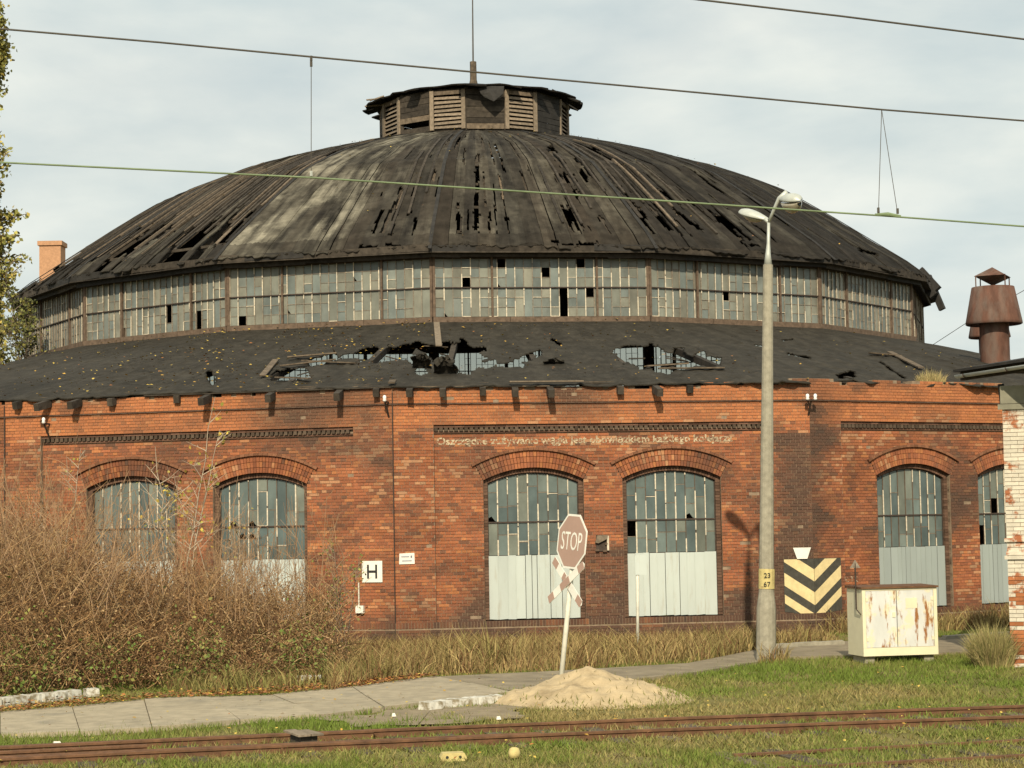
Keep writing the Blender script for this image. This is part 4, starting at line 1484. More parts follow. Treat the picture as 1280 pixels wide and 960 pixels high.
# kerb of the lane past the cabinet
kp = [g2(x, y) for x, y in ((965, 812), (1010, 809), (1055, 807))]
for a, b2 in zip(kp[:-1], kp[1:]):
    kerb(a, b2 - (b2 - a) * 0.02, 'long grey kerb edging the lane below the striped corner', M['post_concrete'], 0.12, 0.16, 'grey lane kerbs below the striped corner')
kp = [g2(x, y) for x, y in ((1180, 801), (1225, 798), (1275, 795))]
for a, b2 in zip(kp[:-1], kp[1:]):
    kerb(a, b2 - (b2 - a) * 0.02, 'long grey kerb edging the lane behind the grass tussock', M['post_concrete'], 0.12, 0.16, 'grey lane kerbs behind the tussock')

# sand heap
mc = np.array(at_depth(735, 870, 32.6)[:2])
def mound_z(x, y):
    dx, dy = x - mc[0], y - mc[1]
    r = math.hypot(dx / (1.55 if dx < 0 else 1.75), dy / 1.5)
    ang = math.atan2(dy, dx)
    r *= 1 + 0.12 * nz(math.cos(ang) * 1.6, math.sin(ang) * 1.6, 5)
    h = 0.66 * max(0, 1 - r) ** 1.0 * (1 - 0.25 * max(0, 1 - r)) if r < 1 else 0
    r2 = math.hypot((dx - 1.55) / 1.2, (dy + 0.55) / 0.85)
    if h > 0:
        h += (0.075 * nz(x * 2.1, y * 2.1, 1) + 0.05 * nz(x * 5.3, y * 5.3, 2) + 0.022 * nz(x * 14, y * 14, 2)) * min(1, h * 9)
    return h
n = 110
mb = MB()
xs = np.linspace(mc[0] - 2.0, mc[0] + 3.0, n); ys = np.linspace(mc[1] - 1.9, mc[1] + 1.8, 80)
Z = np.array([[mound_z(x, y) for x in xs] for y in ys])
mb.v = [(x - mc[0], y - mc[1], Z[j, i] - 0.015) for j, y in enumerate(ys) for i, x in enumerate(xs)]
for j in range(79):
    for i in range(n - 1):
        if Z[j:j + 2, i:i + 2].max() > 0.004:
            a = j * n + i
            mb.f.append((a, a + 1, a + 1 + n, a + n)); mb.c.append(None); mb.mi.append(0)
thing('sand_heap', 'low heap of pale yellow sand at the foot of the stop sign', 'sand heap', (mc[0], mc[1], 0), data=mb.mesh('sand_heap', M['sand'], True))

# ================================================================== tracks
def rail_profile():
    return [(-0.065, 0), (0.065, 0), (0.065, 0.012), (0.012, 0.03), (0.012, 0.1), (0.034, 0.11), (0.034, 0.138), (0.024, 0.145), (-0.024, 0.145), (-0.034, 0.138), (-0.034, 0.11), (-0.012, 0.1), (-0.012, 0.03), (-0.065, 0.012)]
def sweep(pts, prof, mb=None, zoff=0.0):
    mb = mb or MB()
    n0, k = len(mb.v), len(prof)
    pts = [np.array(p) for p in pts]
    for i, p in enumerate(pts):
        d = pts[min(i + 1, len(pts) - 1)] - pts[max(i - 1, 0)]
        d = d / np.linalg.norm(d); s = np.array([d[1], -d[0]])
        for x, z in prof:
            mb.v.append((p[0] + s[0] * x, p[1] + s[1] * x, z + zoff))
    for i in range(len(pts) - 1):
        for j in range(k):
            a, b2 = n0 + i * k + j, n0 + i * k + (j + 1) % k
            mb.f.append((a, a + k, b2 + k, b2)); mb.c.append(None); mb.mi.append(0)
    mb.f.append(tuple(n0 + j for j in range(k))); mb.c.append(None); mb.mi.append(0)
    e = n0 + (len(pts) - 1) * k
    mb.f.append(tuple(e + j for j in range(k))[::-1]); mb.c.append(None); mb.mi.append(0)
    return mb
def curve_y(x, c0):        # gently curving track line y(x)
    return c0[0] + c0[1] * x + c0[2] * x * x
A0 = np.polyfit([-6.73, -0.09, 7.37], [26.35, 28.05, 29.42], 2)[::-1]
def track(label, c0, gauge, x0, x1, group=None, check=None, sink=-0.045):
    t = thing('railway_track', label, 'railway track', (0, curve_y(0, c0), 0), 0, group)
    xs = np.arange(x0, x1 + 0.1, 1.0)
    W0 = Matrix.Identity(4)
    line = [np.array((x, curve_y(x, c0))) for x in xs]
    def offs(d):
        out = []
        for i, p in enumerate(line):
            q = line[min(i + 1, len(line) - 1)] - line[max(i - 1, 0)]
            q = q / np.linalg.norm(q)
            out.append(p + np.array((q[1], -q[0])) * d)
        return out
    for d in (0.0, gauge):
        part('rail', sweep(offs(d), rail_profile(), None, sink), M['rail_rust'], t, W0)
    if check:
        for d, xa, xb in check:
            pts = [p for p in offs(d) if xa <= p[0] <= xb]
            part('check_rail', sweep(pts, rail_profile(), None, sink + 0.004), M['rail_rust'], t, W0)
    rr = random.Random(2)
    x = x0
    slb = MB(); slb.box(-0.12, 0.12, -1.25, 1.25, -0.12, 0.006)
    slm = slb.mesh('sleeper', M['grey_timber'])
    while x < x1:
        p = np.array((x, curve_y(x, c0))); sl = c0[1] + 2 * c0[2] * x
        ang = math.atan(sl)
        nrm = np.array((math.sin(ang), -math.cos(ang)))
        c = p + nrm * gauge / 2
        add('sleeper', slm, t, Matrix.Translation((c[0], c[1], rr.uniform(-0.012, 0.0))) @ Matrix.Rotation(ang, 4, 'Z'))
        x += 0.68
    return t
trk = track('rusty railway track with doubled check rails running past the sand heap', A0, 1.42, -16, 17, check=[(0.115, -16, -1.0), (1.30, -16, 1.2), (0.7, -16, -4.0)])
B0 = np.array([25.4 - 0.27 * 5.8, 0.27, 0.0])
track('nearer rusty railway track almost buried in the grass', B0, 1.42, 2.6, 20, sink=-0.105)
# point blocks painted yellow
c = ground(566, 946, 0.03)
mb = MB(); mb.prism([(-0.15, 0), (0.15, 0), (0.16, 0.05), (0.13, 0.105), (-0.13, 0.105), (-0.16, 0.05)], -0.1, 0.1)
for dx in (-0.08, 0.08):
    mb.tube([(dx, -0.102, 0.055), (dx, -0.09, 0.055)], 0.02, 8, None, 1)
thing('point_block', 'flat yellow painted block with two holes beside the rails', 'point block', (c[0], c[1], -0.02), 0.15, None, mb.mesh('point_block', [M['yellow'], M['black']]))
c = ground(643, 946, 0.03)
mb = MB(); mb.lathe([(0.0, 0.0), (0.07, 0.0), (0.075, 0.06), (0.06, 0.11), (0.03, 0.125), (0.0, 0.127)], (0, 0), 10)
thing('yellow_bollard', 'small round yellow stub between the rusty rails', 'stub', (c[0], c[1], 0.02), 0, None, mb.mesh('yellow_bollard', M['yellow'], True))
# plank lid on a dark block
p0, p1 = ground(360, 912, 0.16), ground(400, 920, 0.16)
t = thing('plank_lid', 'small pale plank lid resting on a dark block in the grass', 'plank lid', ((p0[0] + p1[0]) / 2, (p0[1] + p1[1]) / 2, 0), math.atan2(p1[1] - p0[1], p1[0] - p0[0]))
mb = MB(); mb.box(-0.17, 0.17, -0.12, 0.12, -0.02, 0.13); part('block', mb, M['dark_timber'], t)
for y, tl in ((-0.1, 0.03), (0.09, 0.015)):
    mb = MB(); mb.hexa([(-0.25, y - 0.085, 0.135 + tl), (0.25, y - 0.085, 0.135), (0.25, y + 0.085, 0.135), (-0.25, y + 0.085, 0.135 + tl), (-0.25, y - 0.085, 0.16 + tl), (0.25, y - 0.085, 0.16), (0.25, y + 0.085, 0.16), (-0.25, y + 0.085, 0.16 + tl)])
    part('plank', mb, M['pale_timber'], t)
# litter
for x, y, s, lab in ((71, 934, 0.13, 'crumpled white scrap lying in grass beside the path'), (623, 902, 0.07, 'little white stone on bare ground before the sand heap'), (492, 898, 0.06, 'little white stone on the worn apron by the slabs')):
    c = ground(x, y)
    mb = MB()
    for i in range(3):
        a0 = i * 2.1
        mb.hexa([(s * (0.2 * i - 0.5), -s * 0.3, 0), (s * (0.4 + 0.1 * i), -s * 0.25, 0), (s * 0.4, s * 0.3, 0), (-s * 0.4, s * 0.25, 0), (-s * 0.3, -s * 0.2, 0.03 + 0.01 * i), (s * 0.3, -s * 0.2, 0.05), (s * 0.25, s * 0.2, 0.04), (-s * 0.3, s * 0.2, 0.05)])
    thing('litter', lab, 'litter', (c[0], c[1], 0.03), 0.3, None, mb.mesh('litter', M['white']))

# ================================================================== lamp post
pb = ground(957, 827)
Yp = pb[1]
def ppt(x, y, dY=0.0):
    return at_depth(x, y, Yp + dY)
lp = thing('lamp_post', 'tall concrete lamp post with two grey lamp heads beside the lane', 'lamp post', (pb[0], pb[1], 0))
W0 = Matrix.Identity(4)
mb = MB()
prof = []
for y, w in ((835, 25), (760, 24), (740, 19), (600, 16.5), (450, 14), (331, 12.3)):
    x = 957.5 + (960 - 957.5) * (830 - y) / 500
    prof.append((ppt(x, y), w / 2 * Yp / FPX))
mb.tube([p for p, r in prof], [r for p, r in prof], 14)
part('pole', mb, M['post_concrete'], lp, W0, smooth=False)
mb = MB()
mb.tube([ppt(960, 331), ppt(960, 318), ppt(960.5, 304), ppt(960.8, 276)], [0.085, 0.055, 0.035, 0.03], 10)
part('sleeve', mb, M['galv'], lp, W0, smooth=True)
mb = MB(); mb.tube([ppt(960.8, 278), ppt(967, 263, -0.1), ppt(974, 248, -0.2), ppt(984, 240, -0.28)], [0.032, 0.034, 0.045, 0.06], 8)
part('arm', mb, M['galv'], lp, W0, smooth=True)
mb = MB(); mb.tube([ppt(960.8, 278), ppt(955, 273, 0.15)], [0.032, 0.04], 8)
part('arm', mb, M['galv'], lp, W0, smooth=True)
def shell(parent, centre, axis, up, L, Wd, H, mat, lower=False, nm='lamp_head'):
    axis = Vector(axis).normalized(); up = Vector(up); side = axis.cross(up).normalized(); up = side.cross(axis).normalized()
    mb = MB()
    nu, nv = 12, 14
    P = []
    for i in range(nu + 1):
        f = i / nu
        taper = math.sin(math.pi * min(1, 0.08 + 0.92 * f)) ** 0.5 * (0.45 + 0.6 * f) if not lower else math.sin(math.pi * (0.04 + 0.92 * f)) ** 0.6
        for j in range(nv + 1):
            a = math.pi * j / nv
            s = -1 if lower else 1
            P.append(Vector(centre) + axis * (L * (f - 0.5)) + side * (Wd / 2 * taper * math.cos(a)) + up * (s * H * taper * math.sin(a)))
    mb.v = [tuple(p) for p in P]
    for i in range(nu):
        for j in range(nv):
            a = i * (nv + 1) + j
            mb.f.append((a, a + 1, a + nv + 2, a + nv + 1)); mb.c.append(None); mb.mi.append(0)
        a = i * (nv + 1)
        mb.f.append((a + nv, a, a + nv + 1, a + 2 * nv + 1)); mb.c.append(None); mb.mi.append(0)
    return part(nm, mb, mat, parent, W0, smooth=True)
# right-hand head leans towards the camera and shows its bowl; left-hand head points away and shows its back
h1 = shell(lp, ppt(987.5, 249.5, -0.42), (0.34, -0.62, -0.14), (-0.45, 0.1, 1), 0.70, 0.42, 0.17, M['galv'])
shell(h1, ppt(989, 252.5, -0.46), (0.34, -0.62, -0.14), (-0.45, 0.1, 1), 0.54, 0.37, 0.24, M['lamp_glass'], True, 'lamp_bowl')
h2 = shell(lp, ppt(941.5, 269.5, 0.3), (-0.62, 0.42, 0.27), (0.25, -0.62, 0.8), 0.72, 0.38, 0.14, M['galv'])
shell(h2, ppt(941, 270.5, 0.34), (-0.62, 0.42, 0.27), (0.25, -0.62, 0.8), 0.46, 0.24, 0.12, M['lamp_glass'], True, 'lamp_bowl')
# number plate painted round the pole
mb = MB(); mb.tube([ppt(958.2, 736), ppt(958.4, 711)], 0.163, 14, caps=False)
nb = part('number_band', mb, M['yellow'], lp, W0)
for body, y in (('23', 722), ('67', 733)):
    tm, tw, th = text_mesh('number', body, 0.14, M['black'], 0.002)
    c = ppt(957.6, y)
    add('number', tm, nb, Matrix.Translation((c[0] - tw / 2, c[1] - 0.175, c[2])))
mb = MB(); mb.box(-0.02, 0.02, -0.03, 0.03, 0, 0.5)
c = ppt(968.5, 806)
part('hatch', mb, M['black'], lp, Matrix.Translation((c[0] - 0.04, c[1] - 0.03, c[2])))

# ================================================================== STOP sign with crossing cross
Ys = 34.0
base = at_depth(699.5, 868, Ys); top = at_depth(721, 650, Ys)
ax = Vector(top - base).normalized()
face = Vector((-math.sin(math.radians(60)), -math.cos(math.radians(60)), 0))
face = (face - ax * face.dot(ax)).normalized()
sx_ = ax.cross(face).normalized() * -1
sx_ = (-face).cross(ax).normalized()
Ms = Matrix.Identity(4)
for i in range(3):
    Ms[i][0], Ms[i][1], Ms[i][2], Ms[i][3] = sx_[i], -face[i], ax[i], base[i]
Ms0 = Matrix.Translation(Vector((base[0], base[1], 0)))
Ltot = (Vector(top) - Vector(base)).length
st = thing('stop_sign', 'leaning faded stop sign with a railway crossing cross on a white post', 'road sign', Mw=Ms0)
mb = MB(); mb.tube([(0, 0, -0.3), (0, 0, Ltot)], 0.042, 10)
part('post', mb, M['white_dirty'], st, Ms, smooth=True)
zc = (Vector(at_depth(718, 677, Ys)) - Vector(base)).dot(ax)
def octa(r, sq=1.0):
    return [(r * math.cos(math.radians(22.5 + 45 * i)) / math.cos(math.radians(22.5)), r * math.sin(math.radians(22.5 + 45 * i)) / math.cos(math.radians(22.5))) for i in range(8)]
mb = MB(); mb.prism([(x, z + zc) for x, z in octa(0.46)], -0.058, -0.05)
pl = part('octagon_plate', mb, M['white'], st, Ms)
mb = MB(); mb.prism([(x, z + zc) for x, z in octa(0.425)], -0.061, -0.0585)
part('red_face', mb, M['sign_red'], pl, Ms)
tm, tw, th = text_mesh('lettering', 'STOP', 0.36, M['white'], 0.001)
fx = 0.66 / tw
add('lettering', tm, pl, Ms @ Matrix.Translation((-0.33, -0.064, zc - 0.15)) @ Matrix.Diagonal((fx, 1, 0.31 / th, 1)))
zx = (Vector(at_depth(711, 728, Ys)) - Vector(base)).dot(ax)
for sgn in (1, -1):
    ang = math.radians(34) * sgn
    Ma = Ms @ Matrix.Translation((0, -0.075 - 0.012 * sgn, zx)) @ Matrix.Rotation(-ang, 4, 'Y')
    L = 0.62
    mb = MB(); mb.prism([(-L, -0.07), (L - 0.04, -0.07), (L, 0.0), (L - 0.04, 0.07), (-L, 0.07), (-L - 0.0, 0.0)], -0.004, 0.004)
    arm = part('cross_arm', mb, M['white'], st, Ma)
    for a, b2 in ((-L, -L + 0.2), (-0.2, 0.12), (L - 0.22, L - 0.01)):
        mb = MB(); mb.prism([(a + 0.004, -0.066), (b2 - 0.015, -0.066), (b2 - 0.015, 0.066), (a + 0.004, 0.066)], -0.0065, -0.0045)
        part('red_band', mb, M['sign_red'], arm, Ma)
mb = MB(); mb.box(-0.06, 0.06, -0.07, 0.0, zx - 0.1, zx + 0.1); part('clamp', mb, M['white_dirty'], st, Ms)

# slim white post with a bare plate before the second gate
b0 = g2(797, 812); Yw = b0[1]
wp = thing('slim_post', 'slim white post with a blank pale plate in the dry grass', 'signpost', (b0[0], b0[1], 0))
mb = MB(); mb.tube([(b0[0], b0[1], -0.1), at_depth(797, 700, Yw)], 0.035, 8)
part('post', mb, M['white_dirty'], wp, W0, smooth=True)
c = at_depth(801, 705, Yw)
mb = MB(); mb.prism([(-0.13, -0.24), (0.12, -0.24), (0.12, 0.17), (0.09, 0.21), (-0.1, 0.21), (-0.13, 0.17)], -0.05, -0.045)
part('plate', mb, M['sheet'], wp, Matrix.Translation((c[0], c[1], c[2])))

# ================================================================== things fixed to the wall
def wall_pt(k, x, y, out=0.0):
    s, z = on_bay(k, x, y)
    return facet_matrix(R1, k) @ Vector((s, -out, z))
def wall_frame(k, x, y, out):
    Mk = facet_matrix(R1, k).copy()
    p = wall_pt(k, x, y, out)
    Mk.translation = p
    return Mk
Mh = wall_frame(-1, 465.5, 714.5, 0.01)
t = thing('letter_board', 'white board with a black letter H on the brick pier', 'letter board', Mw=Mh)
mb = MB(); mb.box(-0.26, 0.26, -0.012, 0.0, -0.26, 0.26); part('board', mb, M['white'], t)
for q in ((-0.13, -0.08, -0.17, 0.17), (0.08, 0.13, -0.17, 0.17), (-0.08, 0.08, -0.03, 0.03)):
    mb = MB(); mb.box(q[0], q[1], -0.016, -0.0125, q[2], q[3]); part('stroke', mb, M['black'], t)
Mh = wall_frame(0, 508.5, 698.5, 0.01)
t = thing('notice', 'small white notice with faint print on the brick pier', 'notice', Mw=Mh)
mb = MB(); mb.prism([(-0.19, -0.13), (0.19, -0.125), (0.185, 0.14), (-0.18, 0.13)], -0.01, 0.0); part('plate', mb, M['white'], t)
for xa, xb, z in ((-0.14, 0.06, 0.05), (-0.12, 0.12, -0.05)):
    mb = MB(); mb.box(xa, xb, -0.0125, -0.0105, z - 0.012, z + 0.012); part('print_line', mb, M['print_grey'], t)
mb = MB(); mb.box(0.09, 0.13, -0.0125, -0.0105, 0.02, 0.08); part('print_mark', mb, M['print_grey'], t)
Mh = wall_frame(-1, 451, 760, 0.05)
t = thing('cable_box', 'little white cable box on a pale conduit beside the thicket', 'cable box', Mw=Mh)
mb = MB(); mb.box(-0.1, 0.1, -0.06, 0.05, -0.12, 0.06); part('box', mb, M['white'], t)
mb = MB(); mb.tube([(-0.03, 0, 0.05), (-0.03, 0, 0.62)], 0.018, 6); part('conduit', mb, M['white_dirty'], t)
# broken fitting between the two middle gates
Mh = wall_frame(0, 753, 679, -0.11)
t = thing('broken_fitting', 'broken rusty lamp housing on the pier between the middle gates', 'lamp housing', Mw=Mh)
mb = MB(); mb.box(-0.14, 0.12, -0.02, 0.0, -0.2, 0.2); part('back_plate', mb, M['steel_dark'], t)
mb = MB(); mb.prism([(-0.17, 0.02), (-0.1, 0.0), (0.12, 0.1), (0.14, 0.2), (-0.12, 0.19)], -0.1, -0.021); part('hood', mb, M['pale_timber'], t)
for x, z, w, h in ((0.15, 0.0, 0.05, 0.36), (-0.12, -0.17, 0.09, 0.05), (0.07, -0.19, 0.1, 0.05), (0.12, -0.02, 0.08, 0.05)):
    mb = MB(); mb.box(x - w / 2, x + w / 2, -0.07, -0.021, z - h / 2, z + h / 2); part('bracket', mb, M['putty'] if w < 0.06 else M['rust_frame'], t)
# insulator brackets
def insulators(k, x, y, label, pair):
    Mh = wall_frame(k, x, y, 0.0)
    t = thing('insulator_bracket', label, 'bracket', Mw=Mh)
    mb = MB()
    mb.beam((0, 0.02, -0.28), (0, -0.3, 0.1), 0.035, 0.035); mb.beam((0, 0.02, 0.1), (0, -0.34, 0.1), 0.04, 0.04)
    if pair: mb.beam((-0.14, -0.32, 0.1), (0.14, -0.32, 0.1), 0.04, 0.03)
    part('arm', mb, M['steel_dark'], t)
    for dx in ((-0.1, 0.1) if pair else (0.0,)):
        mb = MB(); mb.lathe([(0.0, 0.1), (0.03, 0.1), (0.05, 0.13), (0.035, 0.17), (0.05, 0.21), (0.03, 0.25), (0.0, 0.26)], (dx, -0.32), 10)
        part('insulator', mb, M['insul'], t, None, smooth=True)
    return t
insulators(0, 1010, 506, 'iron bracket with two white insulators above the dark stained corner', True)
insulators(-1, 486, 508, 'iron bracket with one white insulator above the letter board pier', False)
insulators(-1, 62, 535, 'iron bracket with one white insulator high over the thicket', False)
# hazard chevrons on both faces of the corner
cc = corner(R1, 1)
ch = thing('hazard_chevrons', 'black and cream warning chevrons painted round the corner of the building', 'hazard marking', (cc[0], cc[1], 0.35))
def clip(poly, a, b2, c):       # keep a*x+b*z<=c
    out = []
    for i in range(len(poly)):
        p, q = poly[i], poly[(i + 1) % len(poly)]
        fp, fq = a * p[0] + b2 * p[1] - c, a * q[0] + b2 * q[1] - c
        if fp <= 0: out.append(p)
        if fp * fq < 0:
            t = fp / (fp - fq); out.append((p[0] + (q[0] - p[0]) * t, p[1] + (q[1] - p[1]) * t))
    return out
for k, sg in ((0, -1), (1, 1)):
    Mk = facet_matrix(R1, k)
    x0 = BAYL if k == 0 else 0.0
    X = lambda d: x0 + sg * d
    wd = 0.78 if k == 0 else 0.86
    o = [(X(0.002), 0.28), (X(0.35), 0.36), (X(0.55), 0.5), (X(wd), 0.53), (X(wd), 1.84), (X(0.002), 1.84)]
    if sg < 0: o = o[::-1]
    o = o if sg > 0 else o
    mb = MB(); mb.prism(o, -0.009, -0.001)
    pn = part('panel', mb, M['chev_dark'], ch, Mk)
    sl = 0.64 if k == 0 else 0.76
    for za, zb in ((1.27, 1.57), (0.68, 1.00), (0.24, 0.46)):
        bd = [(X(0.003), za), (X(wd - 0.01), za + sl * wd), (X(wd - 0.01), zb + sl * wd), (X(0.003), zb)]
        bd = clip(bd, 0, 1, 1.83)
        if za < 0.5:
            bd = clip(bd, 0, -1, -0.4)
        if len(bd) < 3: continue
        if sg < 0: bd = bd[::-1]
        mb = MB(); mb.prism(bd, -0.0115, -0.0095)
        part('band', mb, M['chev_cream'], ch, Mk)
Mh = wall_frame(0, 1002, 691.5, 0.03)
mb = MB(); mb.prism([(-0.13, -0.14), (0.13, -0.14), (0.23, 0.14), (-0.23, 0.14)], -0.02, 0.0)
thing('white_marker', 'white marker plate wider at the top just above the chevrons', 'marker plate', Mw=Mh, data=mb.mesh('white_marker', M['white']))

# ================================================================== electrical cabinet
cf = g2(1080, 829)
yaw = math.radians(11)
cb = thing('electrical_cabinet', 'rusty cream steel electrical cabinet with two doors on concrete feet', 'cabinet', (cf[0], cf[1], 0), yaw)
Wc, Dc, z0, z1 = 1.56, 0.85, 0.13, 1.47
Mc = WM[cb]
mb = MB()
fw = 0.07
mb.box(0, Wc, 0.03, Dc, z0, z1 - 0.02)
body = part('body', mb, M['cab_cream'], cb)
for a in ((0, Wc, z0, z0 + 0.16), (0, Wc, z1 - 0.06, z1 - 0.021), (0, fw, z0 + 0.161, z1 - 0.061), (Wc - fw, Wc, z0 + 0.161, z1 - 0.061)):
    mb = MB(); mb.box(a[0], a[1], 0.0, 0.0295, a[2], a[3]); part('frame_strip', mb, M['cab_cream'], cb)
mb = MB(); mb.box(Wc * 0.46 - 0.012, Wc * 0.46 + 0.016, 0.018, 0.0285, z0 + 0.17, z1 - 0.07); part('door_gap_shade', mb, M['black'], cb)  # black strip stands in for the shade between the two doors
for a, b2 in ((fw + 0.006, Wc * 0.46 - 0.006), (Wc * 0.46 + 0.008, Wc - fw - 0.006)):
    mb = MB(); mb.box(a, b2, 0.008, 0.0175, z0 + 0.166, z1 - 0.066)
    d = part('door', mb, M['cab_door'], cb)
    mb = MB(); mb.box(b2 - 0.09, b2 - 0.03, -0.006, 0.0075, 0.88, 0.98) if a < 0.3 else mb.box(a + 0.18, a + 0.42, 0.002, 0.0075, 1.05, 1.25)
    part('latch' if a < 0.3 else 'plate', mb, M['cab_cream'], d)
    for zh in (0.42, 1.2):
        mb = MB(); mb.box((a if a < 0.3 else b2 - 0.05), (a + 0.04 if a < 0.3 else b2), -0.004, 0.0075, zh, zh + 0.07); part('hinge', mb, M['cab_cream'], d)
mb = MB(); mb.hexa([(-0.03, -0.04, z1 - 0.02), (Wc + 0.03, -0.04, z1 - 0.02), (Wc + 0.03, Dc + 0.03, z1 - 0.02), (-0.03, Dc + 0.03, z1 - 0.02), (-0.03, -0.04, z1 + 0.015), (Wc + 0.03, -0.04, z1 + 0.015), (Wc + 0.03, Dc + 0.03, z1 + 0.03), (-0.03, Dc + 0.03, z1 + 0.03)])
part('lid', mb, M['rail_rust'], cb)
for x in (0.06, Wc - 0.26):
    mb = MB(); mb.box(x, x + 0.2, 0.1, Dc - 0.1, -0.06, z0); part('foot', mb, M['post_concrete'], cb)
mb = MB(); mb.tube([(-0.05, 0.2, 1.05), (-0.05, 0.2, 1.95)], 0.016, 6); mb.tube([(-0.05, 0.2, 1.05), (-0.02, 0.05, 0.95)], 0.012, 5)
rod = part('rod', mb, M['steel_dark'], cb)
mb = MB(); mb.prism([(-0.16, 1.86), (0.06, 1.86), (-0.05, 2.02)], 0.19, 0.21); part('vane', mb, M['putty_dim'], rod)

# ================================================================== whitewashed brick building on the right
pc = g2(1264, 834)
bx, by = pc[0], pc[1]
bw = thing('side_building', 'whitewashed brick building corner with zinc gutter beside the grass tussock', 'building', (bx, by, 0))
Mb2 = Matrix.Translation((bx, by, 0)) @ Matrix.Rotation(math.radians(-17), 4, 'Z')
WM[bw] = Mb2; bw.matrix_basis = Mb2
HB = 5.25
mb = MB(); mb.box(0.012, 6, 0.012, 7, -0.1, HB); wl2 = part('wall', mb, M['mortar'], bw)
rnd = random.Random(8)
bm_full = MB(); bm_full.box(0, 0.255, 0, 0.1, 0, 0.068); bm_half = MB(); bm_half.box(0, 0.124, 0, 0.1, 0, 0.068)
mats2 = {}
for key, b3 in (('f', bm_full), ('h', bm_half)):
    for mname in ('white_brick', 'bare_brick'):
        mats2[key, mname] = b3.mesh('brick', M[mname])
z = 0.0; i = 0
stuff = MB()
while z < HB - 0.1:
    x = 0.0
    if i % 2:
        row = [('h', 0.13)] + [('f', 0.262)] * 3
    else:
        row = [('f', 0.262)] * 3
    for kind, wd in row:
        patch = nz(x * 1.4, z * 1.1, 3) + rnd.uniform(-0.2, 0.2)
        mname = 'bare_brick' if (patch > 0.16 and z < 1.7) or patch > 0.55 else 'white_brick'
        add('brick', mats2[kind, mname], wl2, Mb2 @ Matrix.Translation((x, rnd.uniform(-0.006, 0.0), z)))
        x += wd
    z += 0.0775; i += 1
for zq, pr in ((2.02, 0.05), (2.35, 0.045), (2.10, 0.02)):
    mb = MB(); mb.box(-pr, 6, -pr, 0.0, zq, zq + 0.07); part('moulding', mb, M['white_brick'], bw)
mb = MB(); mb.box(-0.08, 6, -0.05, -0.004, 4.85, 4.95); part('cornice', mb, M['plaster'], bw)
mb = MB(); mb.box(-0.03, 6, -0.03, -0.004, 4.96, HB + 0.05); part('frieze_band', mb, M['plaster'], bw)
# eave: boarded overhang, gutter and roof sheet, running from the left end nearer to the right
ga, gb = at_depth(1196, 469, by + 0.9), at_depth(1330, 449, by - 1.9)
ga, gb = Vector(ga), Vector(gb)
d = (gb - ga).normalized(); perp = Vector((-d.y, d.x, 0)).normalized()
prof = [(0.065 * math.cos(a), 0.065 * math.sin(a)) for a in np.linspace(math.pi, 2 * math.pi, 9)]
mb = MB()
rows = []
for p in (ga, gb + d * 3):
    rows.append([p + perp * x + Vector((0, 0, z)) for x, z in prof])
P = np.array([[list(q) for q in r] for r in rows])
mb = thick_sheet(P, np.ones((1, 8), bool), 0.006, lambda i, j: None)
part('gutter', mb, M['galv'], bw, W0, smooth=True)
for f in (0.09, 0.5, 0.85):
    p = ga.lerp(gb, f)
    mb = MB(); mb.tube([p + perp * (0.08 * math.cos(a)) + Vector((0, 0, 0.075 * math.sin(a))) for a in np.linspace(math.pi, 2 * math.pi, 7)], 0.012, 4)
    part('gutter_bracket', mb, M['steel_dark'], bw, W0)
mb = MB()
e0, e1 = ga + Vector((0, 0, 0.06)) - d * 0.05, gb + d * 3 + Vector((0, 0, 0.06))
mb.hexa([e0 - perp * 0.05, e1 - perp * 0.05, e1 + perp * 5, e0 + perp * 5, e0 - perp * 0.05 + Vector((0, 0, 0.05)), e1 - perp * 0.05 + Vector((0, 0, 0.05)), e1 + perp * 5 + Vector((0, 0, 0.9)), e0 + perp * 5 + Vector((0, 0, 0.35))])
part('roof', mb, M['felt'] if False else M['tar_edge'], bw, W0)
mb = MB()
mb.hexa([e0 + perp * 0.12 - Vector((0, 0, 0.16)), e1 + perp * 0.12 - Vector((0, 0, 0.16)), e1 + perp * 0.2 - Vector((0, 0, 0.16)), e0 + perp * 0.2 - Vector((0, 0, 0.16)), e0 + perp * 0.12, e1 + perp * 0.12, e1 + perp * 0.2, e0 + perp * 0.2])
part('fascia', mb, M['dark_timber'], bw, W0)
mb = MB()
q = Vector(at_depth(1251, 480, by + 0.3)); q2 = Vector(at_depth(1254, 507, by + 0.3))
mb.beam(q, q2, 0.1, 0.1); mb.beam(q2, q2 + Vector((0.3, 0.0, -0.12)), 0.1, 0.1)
part('downpipe', mb, M['black'], bw, W0)

# ================================================================== far chimney
t0 = at_depth(65.5, 303, 112)
mb = MB(); hw = 0.6
ch2 = thing('chimney', 'pale orange brick chimney rising behind the left eave of the dome', 'chimney', (t0[0], t0[1], 0))
mb.box(-hw, hw, -hw, hw, 0, t0[2] - 0.25); part('stack', mb, M['chimney_brick'], ch2)
mb = MB(); mb.box(-hw - 0.09, hw + 0.09, -hw - 0.09, hw + 0.09, t0[2] - 0.248, t0[2]); part('cap', mb, M['chimney_brick'], ch2)

